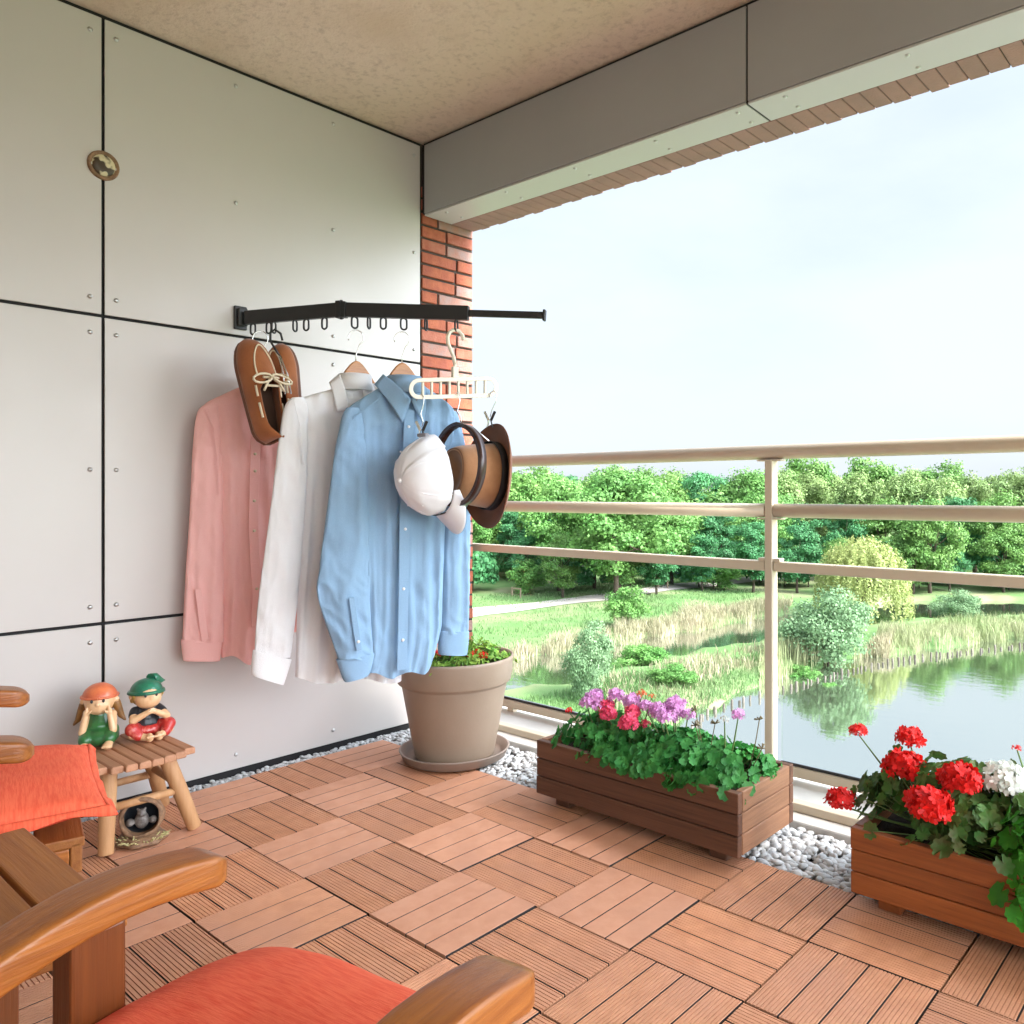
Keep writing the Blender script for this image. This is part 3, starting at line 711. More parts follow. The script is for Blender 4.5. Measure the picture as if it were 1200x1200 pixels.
# ---- clip hangers
def clip(label,x0,y0,x1,y1,d,jaw=True):
    t=thing('hanging_clip',label,'clip',W(x1,y1,d))
    m=MB(); pts=[(x0-5,y0+3),(x0-3,y0-3),(x0+1,y0-5),(x0+4,y0-1),(x0+3,y0+8),(x0,(y0+y1)/2),(x1+2,y1-9),(x1,y1-2)]
    m.tube([W(x,y,d) for x,y in pts],.0017,6); part('hook',m,M['chrome'],t)
    if jaw:
        c=W(x1,y1,d); r=camdir(1,0); f=camdir(0,1)
        for sg in (1,-1):
            m=MB(); m.bar(c+r*sg*.020+Vector((0,0,.028))-f*.004*sg,c+Vector((0,0,-.006))+r*sg*.004,.010,.005,up=f); m.bar(c+r*sg*.004+Vector((0,0,-.004)),c+r*sg*.010+Vector((0,0,-.030)),.016,.004,up=r); part('jaw',m,M['black'] if sg>0 else M['chrome'],t,.001)
    return t
clip('small metal clip on a wire hook holding the white cap',493,467,494,503,2.84)
clip('small metal clip on a wire hook holding the rim of the brown hat',578,463,574,491,3.0)
t=thing('belt_hanger','thin chrome wire pin hanger through the coiled dark belt','belt hanger',W(540,500,2.92))
m=MB(); m.tube([W(x,y,2.92) for x,y in ((532,466),(534,460),(538,460),(539,470),(536,482),(540,488),(541,494),(537,497))],.0017,6); part('hook',m,M['chrome'],t)
m=MB(); m.tube([W(534,495,2.92),W(552,499,2.90),W(573,517,2.87)],.0026,8); part('pin',m,M['chrome'],t)
# ---- belt
def frame(ax):
    ax=Vector(ax).normalized(); x=Vector((0,0,1)); x=(x-ax*x.dot(ax)).normalized(); return ax,x,ax.cross(x)
t=thing('belt','dark brown leather belt rolled into a ring between the cap and the hat','belt',W(538,545,2.88))
ax,x,y=frame(camdir(-.68,-.73,.05)); c=W(537,545,2.875); m=MB(); P=[]
for k in range(151):
    a=2*math.pi*k/50; R=.150-.0016*k/50*3; cc=c+x*(R*math.cos(a))+y*(R*.97*math.sin(a))
    P.append([cc+ax*.014,cc-ax*.014])
m.grid(P,0,True); part('strap',m,M['belt'],t,solid=.0038)
m=MB(); c2=c+x*.0-y*.158; q=[c+x*(.150*math.cos(a))+y*(.139*math.sin(a)) for a in (2.2,2.35)]
m.tube([q[0]+ax*.023,q[0]-ax*.023,q[1]-ax*.023,q[1]+ax*.023,q[0]+ax*.023],.0028,6); part('buckle',m,M['chrome'],t)
# ---- fedora
t=thing('brimmed_hat','tan felt brimmed hat with a black band hanging sideways at the right end','hat',W(575,555,3.0))
ax,x,y=frame(camdir(-.75,-.64,.08)); c=W(579,558,3.03); Rb=.195
m=MB(); P=[]
for j,(r,h) in enumerate(((.112,.016),(.125,.004),(.145,0),(.17,.002),(.192,.010),(.195,.013))):
    row=[]
    for k in range(64):
        a=2*math.pi*k/64; e=.030*math.sin(a)**2*((r-.112)/.083)**1.5
        row.append(c+ax*(h+e)+x*(r*1.0*math.cos(a))+y*(r*.86*math.sin(a)))
    P.append(row)
m.grid(P,0,True,True); part('brim',m,M['hatbrim'],t,solid=.004)
m=MB(); P=[]
prof=[(.118,.006),(.116,.03),(.112,.07),(.106,.105),(.100,.125),(.092,.136),(.082,.137),(.060,.128),(.035,.116),(.0,.112)]
for r,h in prof:
    row=[]
    for k in range(64):
        a=2*math.pi*k/64; pin=1-.10*max(0,math.cos(a))**3*min(1,h/.12)
        row.append(c+ax*h*1.3+x*(r*1.04*math.cos(a)*pin)+y*(r*.90*math.sin(a)))
    P.append(row)
m.grid(P[:7],0,True,True); cr=part('crown',m,M['hat'],t,sub=1)
m=MB(); m.grid(P[5:],0,True,True); part('crown_top',m,mat('hat_top_felt',(.25,.105,.036),.9,c2=(.2,.08,.027),scale=9,sheen=.3),t,sub=1)
m=MB(); P=[]
for r,h in ((.1215,.007),(.1205,.036)):
    P.append([c+ax*h+x*(r*1.05*math.cos(2*math.pi*k/64))+y*(r*.91*math.sin(2*math.pi*k/64)) for k in range(64)])
m.grid(P,0,True,True); part('band',m,M['hatband'],t,solid=.003)
# ---- white cap
t=thing('baseball_cap','white cotton baseball cap hanging crown outwards in front of the blue shirt','cap',W(497,560,2.83))
ax,x,y=frame(camdir(-.66,-.74,-.16)); c=W(509,556,2.86)     # ax towards the button, x up
m=MB(); P=[]; R=.150
for j in range(15):
    v=j/14*math.pi/2; row=[]
    for k in range(72):
        a=2*math.pi*k/72; seam=-.0032*math.exp(-((((a/(math.pi/3)+.5)%1)-.5)/.035)**2)
        r=(R*math.cos(v)**.85 if v<1.56 else 0)+seam*math.cos(v)+.008*mnoise.noise(Vector((math.cos(a)*2.6,math.sin(a)*2.6,v*2.6)))+.0012*mnoise.noise(Vector((math.cos(a)*6,math.sin(a)*6,v*6)))*math.cos(v)
        r*=1-.045*(.5-.5*math.cos(6*a))*math.cos(v)
        hgt=.150*math.sin(v)**1.05-.012*math.cos(v)*(1 if math.cos(a)>0.7 else 0)
        row.append(c+ax*hgt+x*(r*1.02*math.cos(a))+y*(r*.80*math.sin(a)))
    P.append(row)
m.grid(P,0,True,True); part('crown',m,M['cap'],t,solid=.003)
for q in range(6):
    a=math.pi/3*q; m=MB(); pts=[]
    for j in range(15):
        v=j/14*math.pi/2*.985; r=.150*math.cos(v)**.85-.0008*math.cos(v)-.0005
        pts.append(c+ax*(.150*math.sin(v)**1.05-.012*math.cos(v)*(1 if math.cos(a)>.7 else 0))+x*(r*1.02*math.cos(a))+y*(r*.80*math.sin(a)))
    m.tube(pts,.0016,6); part('crown_seam',m,M['cap'],t)
m=MB(); m.ball(c+ax*.152,.010,10,6); part('button',m,M['cap'],t)
dn=-x; m=MB(); P=[]
for i in range(9):
    u=i/8; row=[]
    for k in range(25):
        a=-1.15+2.3*k/24; r0=.150; ext=.115*u*math.cos(a/1.15*math.pi/2)**.6
        b=c+dn*(r0*math.cos(a)*1.02)+y*(r0*.80*math.sin(a)); 
        row.append(b+dn*ext*.80-ax*(ext*.60+.004)-ax*(.030*(math.sin(a)**2)*u))
    P.append(row)
m.grid(P,0,True); part('visor',m,M['cap'],t,solid=.005)
m=MB(); P=[]
for r,h in ((.1525,-.004),(.1525,.018)): P.append([c+ax*h+dn*(r*1.02*math.cos(a))+y*(r*.81*math.sin(a)) for a in [-.35+.7*k/12 for k in range(13)]])
m.grid(P,0,True); part('dark_tag',m,M['hatband'],t,solid=.002)
m=MB(); c3=W(494,507,2.79); m.bar(c3+Vector((-.018,0,.004)),c3+Vector((.02,.01,.006)),.022,.012); part('back_strap',m,mat('grey_webbing',(.22,.22,.24),.7),t,.002)
for k in range(4):
    a=.52+k*1.05; m=MB(); rr=.150*math.cos(.75)**.85+.0005; p=c+ax*(.150*math.sin(.75)**1.05)+x*(rr*1.02*math.cos(a))+y*(rr*.8*math.sin(a)); m.ball(p,.004,8,6); part('eyelet',m,M['cap'],t)
t.scale=(.92,.92,.92)
# ================================================================ POTS, PLANTERS, PLANTS
def onY(px,py,Y):
    r=W(px,py,1)-EYE; return EYE+r*(Y/r.y)
class PlantGeo:
    def __init__(s,seed): s.r=random.Random(seed)
    def leaf(s,m,p,nrm,size,scal=.17,lobes=8,cup=.26,mi=0,pointed=0):
        r=s.r; n=Vector(nrm).normalized(); a=Vector((r.uniform(-1,1),r.uniform(-1,1),r.uniform(-1,1))); a=(a-n*a.dot(n)).normalized(); b=n.cross(a)
        K=lobes*3 if not pointed else 8
        vs=[Vector(p)-n*size*.02]; cupj=cup*r.uniform(.2,1.6)
        ring=[];ring2=[]
        for k in range(K):
            t=2*math.pi*k/K
            rad=1+(.06,.05,-.13)[k%3]*scal/.17
            if k==K-1 and not pointed: rad=.30
            if pointed: rad=(.55+.45*abs(math.cos(t)))*(1.15 if abs(math.cos(t))>.9 else 1)*.9
            wob=r.uniform(.93,1.05)
            ring2.append(Vector(p)+(a*math.cos(t)+b*math.sin(t)*(1 if not pointed else .62))*size*rad*.55*wob+n*size*cupj*.15)
            ring.append(Vector(p)+(a*math.cos(t)+b*math.sin(t)*(1 if not pointed else .62))*size*rad*wob+n*size*(cupj*.8+r.uniform(-.10,.10)))
        vs+=ring2+ring
        fs=[(0,1+k,1+(k+1)%K) for k in range(K)]+[(1+k,1+K+k,1+K+(k+1)%K,1+(k+1)%K) for k in range(K)]
        m.add(vs,fs,mi,True)
    def head(s,m,c,R,nfl=42,pet=.33,flat=.72):
        """umbel of five petalled florets"""
        r=s.r; nfl=int(nfl*1.5)
        for k in range(nfl):
            z=1-1.45*(k+.5)/nfl; ph=k*2.39996+r.uniform(-.3,.3); q=max(0,1-z*z)**.5
            d=Vector((q*math.cos(ph),q*math.sin(ph),z*flat+.1)); p=Vector(c)+d*R*r.uniform(.72,1.1); n=(d.normalized()+Vector((r.gauss(0,.25),r.gauss(0,.25),r.gauss(0,.25)))).normalized()
            a=n.orthogonal().normalized(); b=n.cross(a); t0=r.uniform(0,6.28); sz=R*pet*r.uniform(.8,1.15)
            for j in range(5):
                t=t0+j*2*math.pi/5; u=a*math.cos(t)+b*math.sin(t); w=n.cross(u)
                l=sz*r.uniform(.85,1.1); up=n*sz*r.uniform(.02,.35)
                m.add([p,p+u*l*.55+w*l*.36+up*.3,p+u*l+w*l*.22+up,p+u*l*1.02-w*l*.22+up,p+u*l*.55-w*l*.36+up*.3],[(0,1,2,3,4)],0,True)
def plant(name,label,cat,base,bounds,hts,nleaf,lsize,lmat,heads,hmat,seed,group=None,stemn=14,droop=0,pointed=0,head_label=None,hang=None):
    """bounds: (x0,x1,y0,y1) of the crown, hts: (zlo,zhi)"""
    g=PlantGeo(seed); r=g.r; base=Vector(base); t=thing(name,label,cat,base,group)
    x0,x1,y0,y1=bounds; sm=MB(); lm=MB(); cx,cy=(x0+x1)/2,(y0+y1)/2
    clumps=[(r.uniform(x0,x1),r.uniform(y0,y1)) for _ in range(max(5,nleaf//22))]
    for i in range(nleaf):
        c=r.choice(clumps); x=c[0]+r.gauss(0,.035); y=c[1]+r.gauss(0,.035)
        x=min(max(x,x0-.03),x1+.03); y=min(max(y,y0-.03),y1+.03)
        e=1-.45*(((x-cx)/((x1-x0)/2+.03))**2+((y-cy)/((y1-y0)/2+.03))**2)
        top=hts[0]+(hts[1]-hts[0])*max(.15,e)*(.75+.45*mnoise.noise(Vector((x*14+seed,y*14,1))))
        z=hts[0]+(top-hts[0])*(r.random()**.55)
        if hang and y<y0+.03: z-=hang*r.random()
        n=Vector(((x-cx)*2.2/(x1-x0+.01),(y-cy)*2.2/(y1-y0+.01)-.35,.75+r.uniform(-.2,.5)))+Vector((r.gauss(0,.35),r.gauss(0,.35),r.gauss(0,.25)))
        p=Vector((x,y,z)); g.leaf(lm,p,n,lsize*r.uniform(.45,1.25),pointed=pointed)
        if i%4==0:
            b=base+Vector((r.gauss(0,.02),r.gauss(0,.02),0)); b2=Vector((b.x*.5+x*.5,b.y*.5+y*.5,b.z*.6+z*.4)); sm.tube([b,b2,p],.0018,4,cap=False)
    for (hx,R,nf) in heads:
        q=Vector((base.x*.35+hx.x*.65,base.y*.35+hx.y*.65,base.z*.4+hx.z*.6-.01)); sm.tube([base,q,hx-Vector((0,0,R*.35))],[.004,.003,.002],6,cap=False)
    part('stems',sm,M['stem'],t); part('foliage',lm,lmat,t)
    for k,(hx,R,nf) in enumerate(heads):
        hm_=hmat[k] if isinstance(hmat,list) else hmat
        fm=MB(); g.head(fm,hx,R,nf); part('flower_head',fm,hm_,t)
    return t
# ---- big pot on saucer
PC=Vector((-2.598,2.143,0))
m=MB(); m.lathe([(0,.005),(.19,.003),(.205,.012),(.217,.040),(.221,.045),(.212,.046),(.196,.020),(.18,.014),(0,.014)],PC+Vector((0,0,.002)),n=64)
single('plant_saucer',m,M['saucer'],'round dark taupe saucer under the big flower pot','saucer',PC+Vector((0,0,.002)))
t=thing('flower_pot','large taupe plastic flower pot with a wide rim band standing in a saucer','flower pot',PC+Vector((0,0,.017)))
m=MB(); m.lathe([(0,.018),(.150,.018),(.157,.022),(.160,.03),(.210,.305),(.212,.310),(.2245,.318),(.227,.322),(.2375,.405),(.239,.413),(.236,.419),(.230,.419),(.226,.412),(.222,.370),(.215,.365),(.16,.10)],PC,n=72); part('shell',m,M['pot'],t)
m=MB(); m.lathe([(0,.388),(.1,.385),(.2235,.376)],PC,n=40,wob=lambda a,j:0); part('soil',m,M['soil'],t)
plant('leafy_plant','low bushy plant with small light green leaves in the big taupe pot','plant',PC+Vector((.02,.03,.385)),(PC.x-.05,PC.x+.15,PC.y-.08,PC.y+.14),(.385,.50),620,.017,M['potleaf'],[],M['red'],31,pointed=1)
plant('red_flower_plant','low plant with small red and cream flowers, front of the big taupe pot','plant',PC+Vector((.0,-.12,.385)),(PC.x-.10,PC.x+.10,PC.y-.20,PC.y-.08),(.39,.425),120,.014,M['potleaf'],
      [(onz(x,y,.43),.019,16) for x,y in ((512,767),(521,764),(529,767),(537,764),(545,766),(553,768),(560,765),(532,760),(505,769),(566,769))],[M['red'],M['pinkp'],M['red'],M['red'],M['whitep'],M['red'],M['red'],M['pinkp'],M['potleaf'],M['red']],32,pointed=1)
# ---- planters
def planter(label,x0,x1,y0,y1,z0,z1,mx,my,seed):
    t=thing('wooden_planter',label,'planter box',((x0+x1)/2,(y0+y1)/2,0)); n=3; h=(z1-z0)/n; r=random.Random(seed); th=.024
    for side in ('front','back'):
        for k in range(n):
            m=MB(); ya,yb=(y0,y0+th) if side=='front' else (y1-th,y1); o=r.uniform(-.0015,.0015)
            m.box((x0+(.0 if k!=1 else 0)+.0006,ya+o,z0+k*h+.001),(x1-.0006,yb+o,z0+(k+1)*h-.0012)); part('board',m,mx,t,.003)
    for xs in (x0,x1):
        for k in range(n):
            xa,xb=(xs,xs+th) if xs==x0 else (xs-th,xs); o=r.uniform(-.0008,.0016)
            m=MB(); m.box((xa+(o if xs==x0 else 0)+(0 if xs!=x0 else .0),y0+th+.002,z0+k*h+.001),(xb+(0 if xs==x0 else -abs(o)),y1-th-.002,z0+(k+1)*h-.0012)); part('end_board',m,my,t,.003)
    for xf in (x0+.06,x1-.12):
        m=MB(); m.box((xf,y0+.035,.004),(xf+.06,y1-.035,z0+.0005)); part('foot',m,mx,t,.003)
    m=MB(); P=[]
    for i in range(20):
        P.append([(x0+th+.001+(x1-x0-2*th-.002)*i/19,y0+th+.001+(y1-y0-2*th-.002)*j/9,z1-.030+.012*mnoise.noise(Vector((i*.9,j*.9,seed)))) for j in range(10)])
    m.grid(P); part('soil',m,M['soil'],t); return t
planter('long dark brown wooden planter box with pink geraniums, below the railing post',-1.99,-1.187,2.0,2.34,.04,.225,M['plantx'],M['planty'],1)
planter('orange brown wooden planter box of three boards with red geraniums at the right edge',-.864,-.06,2.02,2.36,.04,.212,M['plant2'],M['plant2y'],2)
Y1=2.17
hd=lambda L,Y=Y1: [(onY(x,y,Y+dy),R,nf) for x,y,R,nf,dy in L]
plant('geranium','geranium with a cluster of lilac flower heads at the left end of the dark planter','geranium',(-1.84,2.17,.20),(-1.95,-1.68,2.03,2.31),(.205,.33),430,.0185,M['ger'],
      hd([(688,824,.026,26,-.03),(711,828,.028,28,.0),(697,817,.030,30,0),(701,828,.026,26,-.02),(722,816,.031,30,.03),(667,833,.014,12,0)]),[M['lilac'],M['pinkp'],M['lilac'],M['lilac'],M['lilac'],M['red']],41,hang=.015)
plant('geranium','geranium with hot pink flower heads in the left middle of the dark planter','geranium',(-1.68,2.13,.20),(-1.78,-1.52,2.02,2.30),(.205,.32),380,.0185,M['ger'],
      hd([(713,838,.030,30,-.05),(741,835,.028,28,-.03),(737,848,.033,34,-.07),(757,849,.018,16,-.02),(752,813,.016,14,.04),(764,816,.012,10,.04)]),[M['pinkp'],M['pinkp'],M['pinkp'],M['pinkp'],M['orangep'],M['orangep']],42,hang=.015)
plant('geranium','geranium with pale lilac flower heads in the centre of the dark planter','geranium',(-1.52,2.18,.20),(-1.62,-1.36,2.02,2.31),(.205,.33),440,.019,M['ger'],
      hd([(757,828,.026,26,.0),(779,842,.026,26,-.04),(806,838,.024,22,.03),(741,822,.031,30,.03),(771,834,.031,30,0),(791,827,.034,34,.05),(789,838,.030,28,.02)]),M['lilac'],43,hang=.03)
t=plant('geranium','geranium with one small pink bloom and dry bare stalks, right end of the dark planter','geranium',(-1.33,2.17,.20),(-1.44,-1.225,2.03,2.31),(.205,.30),430,.018,M['ger'],
      hd([(865,838,.022,20,0),(849,843,.014,10,0)]),[M['lilac'],M['whitep']],44,hang=.02)
M['drystalk']=mat('dry_stalk',(.14,.11,.05),.8)
for (x,y) in ((815,832),(890,843),(815,850),(838,848),(893,877)):
    b=onY(x+(10 if x<830 else -12),900,2.17); c=onY(x,y,2.17); m=MB(); m.tube([b,b.lerp(c,.5)+Vector((.004,0,.004)),c],.0016,5)
    for k in range(7): d=Vector((random.uniform(-1,1),random.uniform(-1,1),random.uniform(-.2,1))).normalized(); m.tube([c-d*.001,c+d*.016],[.0016,.0022],5)
    part('dry_stalk',m,M['drystalk'],t)
Y2=2.2
plant('geranium','geranium with big bright red flower heads and dark leaves in the orange planter','geranium',(-.66,2.17,.19),(-.85,-.40,2.03,2.34),(.20,.43),1000,.020,M['gerdark'],
      hd([(1006,857,.024,26,0),(1066,866,.036,44,.02),(1060,900,.048,60,-.06),(1125,915,.046,60,-.12),(1088,945,.050,60,-.20),(985,938,.036,44,-.14)],Y2),M['red'],51,hang=.06)
plant('geranium','geranium with one large white flower head near the right edge of the photo','geranium',(-.42,2.24,.19),(-.50,-.12,2.14,2.34),(.20,.40),420,.020,M['ger'],
      hd([(1176,914,.050,60,0),(1190,922,.040,40,.03),(1192,877,.011,10,.05)],Y2),[M['whitep'],M['whitep'],M['red']],52)
plant('leafy_plant','plant with large fresh light green leaves spilling over the front of the orange planter','plant',(-.40,2.08,.19),(-.545,-.10,2.01,2.18),(.205,.36),420,.028,M['gerbright'],[],M['red'],53,hang=.10)
# ================================================================ CHAIRS
def make_chair(loc,rz,label):
    t=thing('garden_armchair',label,'armchair',(0,0,0))
    def arm(sx):
        m=MB(); P=[]; n=26; Lr=.66
        for i in range(n+1):
            s=(.05*(1-math.cos(i/9*math.pi/2)) if i<9 else .05+.95*(i-9)/(n-9)); yy=.0-Lr*s; 
            w=.0335*(1 if s>=.05 else max(.02,(1-(1-s/.05)**2))**.5); hh=.0205*(1 if s>=.05 else max(.10,(1-(1-s/.05)**2))**.42)
            q=s*Lr; z=.018*math.sin(math.pi*min(1,q/.30))+.594+.05*q-.42*q*q+.15*q**3
            row=[]
            for k in range(40):
                a=2*math.pi*(k+.5)/40; c=math.copysign(abs(math.cos(a))**.28,math.cos(a)); d=math.copysign(abs(math.sin(a))**.28,math.sin(a))
                row.append((sx*.243+c*w,yy+.004,z+d*hh))
            P.append(row)
        m.grid(P,0,True,True); o=len(m.v); m.f.append([len(m.v)-40*(n+1)+k for k in range(40)]); m.m.append(0); m.sm.append(False)
        return m
    for sx in (-1,1):
        part('armrest',arm(sx),M['chair'],t)
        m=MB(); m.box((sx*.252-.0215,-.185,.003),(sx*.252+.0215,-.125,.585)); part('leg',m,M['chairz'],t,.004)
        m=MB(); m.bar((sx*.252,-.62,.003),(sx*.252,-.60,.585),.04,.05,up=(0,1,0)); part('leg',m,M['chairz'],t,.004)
        m=MB(); m.box((sx*.212-.013,-.64,.33),(sx*.212+.013,.06,.385)); part('side_rail',m,M['chair'],t,.003)
        # rounded hinge plate with bolt
        m=MB(); pl=[(sx*.197-.011,-.345+.048*math.cos(a),.475+.048*math.sin(a)) for a in [math.pi*k/14 for k in range(15)]]
        pl=pl+[(sx*.197-.011,-.43,.30),(sx*.197-.011,-.33,.30)]
        m.prism(pl,(.022,0,0)); hp=part('hinge_plate',m,M['chairz'],t,.003)
        m=MB(); bx=sx*.197-sx*.0112; m.lathe([(.0,.003),(.006,.002),(.010,.004),(.012,.001),(.012,0)],(bx,-.345,.475),(-sx,0,0),16); part('bolt',m,M['brass'],hp)
    for k in range(6):
        m=MB(); y=.045-.095*k; m.box((-.225,y-.04,.3855),(.225,y+.04,.405)); part('seat_slat',m,M['chairx'],t,.003)
    m=MB(); m.box((-.225,.061,.335),(.225,.081,.395)); part('front_rail',m,M['chairx'],t,.003)
    for k in range(5):
        m=MB(); x=-.18+.09*k; m.bar((x,-.50,.41),(x,-.84,1.02),.07,.02,up=(0,.6,.4)); part('back_slat',m,M['chair'],t,.003)
    m=MB(); m.bar((-.235,-.80,.97),(.235,-.80,.97),.05,.03); m.bar((-.235,-.535,.43),(.235,-.535,.43),.04,.03); part('back_rail',m,M['chairx'],t,.003)
    t.location=loc; t.rotation_euler=(0,0,rz); return t
LA='oiled wooden armchair closest to the viewer at the bottom edge, coral cushion between its arms'
LB='oiled wooden armchair at the left edge by the stool, mostly cut off by the frame'
ca=make_chair((-.83,.53,0),math.radians(9),LA); ca['group']='wooden garden armchairs'
cb=copy_tree(ca,(-2.055,.545,0),LB,math.radians(-14))
def cushion(label,loc,rz,seed,fl=1,z0=.407,hx=.235,ya=-.42,yb=.125):
    P=[]; n=40; M_=[]; r=random.Random(seed)
    def surf(sign):
        rows=[]
        for i in range(n+1):
            v=-1+2*i/n; row=[]
            for j in range(n+1):
                u=-1+2*j/n
                e=(max(0,1-abs(u)**3.2)*max(0,1-abs(v)**3.2))**.55
                pinch=1-(.045*((abs(u)**4)*(1-abs(v)**2)) if fl else .09*abs(v)**6)  # pulled in sides, pointed corners
                pv=1-(.04*((abs(v)**4)*(1-abs(u)**2)) if fl else .09*abs(u)**6)
                wr=.0035*mnoise.noise(Vector((u*4+seed,v*4,sign)))*e+.004*math.sin(9*u+4*v+seed)*e*(abs(u)**2)+.003*math.sin(14*v-3*u)*(abs(v)**3)*e
                z=z0+.052+sign*((.05 if fl else .058)*e)+wr+.004*(abs(u*v)**3)*math.sin(5*u+seed)
                if sign<0: z=max(z,z0)
                x=hx*u*pinch*(1.06 if v>.2 else 1.0+.06*max(0,(v+.3)/.5) if v>-.3 else 1); y=(ya+yb)/2+(yb-ya)/2*v*pv
                row.append((x,y,z))
            rows.append(row)
        return rows
    top=surf(1); bot=surf(-1); m=MB(); m.grid(top); bot=[list(reversed(q)) for q in bot]; m.grid(bot)
    t=thing('seat_cushion',label,'cushion',(0,0,0)); o=part('cover',m,M['cushion'],t)
    bm=bmesh.new(); bm.from_mesh(o.data); bmesh.ops.remove_doubles(bm,verts=bm.verts,dist=.0004); bmesh.ops.recalc_face_normals(bm,faces=bm.faces); bm.to_mesh(o.data); bm.free()
    # flat sewn flange all round
    ring=[top[0][j] for j in range(n+1)]+[top[i][n] for i in range(1,n+1)]+[top[n][j] for j in range(n-1,-1,-1)]+[top[i][0] for i in range(n-1,0,-1)]
    cx,cy=0,(ya+yb)/2; m=MB(); P=[]
    for q,s in ((0,.985),(1,1.0),(2,1.045)):
        P.append([(cx+(x-cx)*s,cy+(y-cy)*s,z+(.002 if q==0 else 0)-(.012*math.sin(k*.31+seed)**2+.004 if q==2 else 0)) for k,(x,y,z) in enumerate(ring)])
    m.grid(P,0,True,True)
    if fl: part('flange',m,M['cushion'],t,solid=.004)
    t.location=loc; t.rotation_euler=(0,0,rz); return t
cushion('coral red seat cushion on the armchair closest to the viewer, at the bottom edge',(-.835,.495,-.008),math.radians(9),1,fl=0)['group']='coral cushions'
cushion('coral red seat cushion on the armchair at the left edge beside the stool',(-2.055,.545,0),math.radians(-14),2)['group']='coral cushions'
# ---- slatted side table between the chairs
t=thing('slatted_table','low slatted wooden side table between the two armchairs at the left edge','side table',(-1.53,.2,0))
for k in range(6):
    y1=.462-.082*k; m=MB(); m.box((-1.77,y1-.074,.452),(-1.29,y1,.470)); part('slat',m,M['chairx'],t,.003)
for x in (-1.74,-1.36):
    m=MB(); m.box((x,-.02,.405),(x+.022,.44,.4515)); part('apron',m,M['chair'],t,.003)
m=MB(); m.box((-1.715,.415,.39),(-1.362,.437,.4512)); part('apron',m,M['chairx'],t,.003)
for x in (-1.755,-1.345):
    for y in (.0,.40):
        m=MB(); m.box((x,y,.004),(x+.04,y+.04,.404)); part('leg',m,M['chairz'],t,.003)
# ---- stool
SC=Vector((-2.815,1.035,0))
t=thing('stool','small rustic wooden stool with a slatted oval top and log legs by the wall','stool',SC)
for k in range(8):
    yy=-.168+.0355*k; hl=.185*(1-(abs(yy+.0415)/.185)**2.6)**.5; m=MB()
    w=.0174; pts=[]
    a=[(-hl,yy),( -hl,yy+2*w)]
    prof=[(0,-.0115),(w*2,-.0115),(w*2,.004),(w*2-.003,.0105),(.003,.0105),(0,.004)]
    L=len(prof); hl2=.185-.05*(abs((yy+.0385-.0)/.165)**2.2 if yy>0 else abs(yy/.165)**2.2)
    m.add([(SC.x-hl,SC.y+yy+p[0],.262+p[1]) for p in prof]+[(SC.x+hl,SC.y+yy+p[0],.262+p[1]) for p in prof],[(i,(i+1)%L,L+(i+1)%L,L+i) for i in range(L)]+[tuple(reversed(range(L))),tuple(range(L,2*L))])
    part('slat',m,M['stool'],t,.004)
feet=[(-2.695,.905),(-2.695,1.160),(-2.985,1.180),(-2.985,.890)]; tops=[(-2.73,.925),(-2.73,1.085),(-2.89,1.09),(-2.89,.92)]
for f,q in zip(feet,tops):
    m=MB(); m.tube([(f[0],f[1],.004),((f[0]+q[0])/2,(f[1]+q[1])/2,.13),(q[0],q[1],.2495)],[.021,.023,.0235],16); part('leg',m,M['stoolleg'],t,.003)
def at(i,u): f,q=feet[i],tops[i]; return Vector((f[0]+(q[0]-f[0])*u,f[1]+(q[1]-f[1])*u,.004+.246*u))
for i,j,u in ((0,1,.52),(1,2,.62),(2,3,.52),(3,0,.62)):
    m=MB(); m.tube([at(i,u),at(j,u)],.0125,10); part('stretcher',m,M['stoolleg'],t)
# ================================================================ FIGURINES
def fig(name,label,c,ang,build):
    t=thing(name,label,'figurine',c); ca_,sa_=math.cos(ang),math.sin(ang)
    def X(f,r,z): return Vector((c[0]+f*ca_+r*sa_,c[1]+f*sa_-r*ca_,c[2]+z))
    build(t,X); return t
def cap_(m,a,b,ra,rb,n=14): 
    a=Vector(a);b=Vector(b); m.tube([a.lerp(b,k/6) for k in range(7)],[ra+(rb-ra)*k/6 for k in range(7)],n); m.ball(a,ra*.99,n,8); m.ball(b,rb*.99,n,8)
def face(t,X,hz,hf,hr,tilt=0):
    for s in (1,-1): m=MB(); m.ball(X(hf,s*hr*.36,hz+.006),(.0042,.0042,.0060),8,6); part('eye',m,M['glaze_dark'],t)
    m=MB(); m.tube([X(hf-.002,.010*s,hz-.017-.003*(1-abs(s))) for s in (-1,-.5,0,.5,1)],.0014,6); part('mouth',m,M['glaze_red'],t)
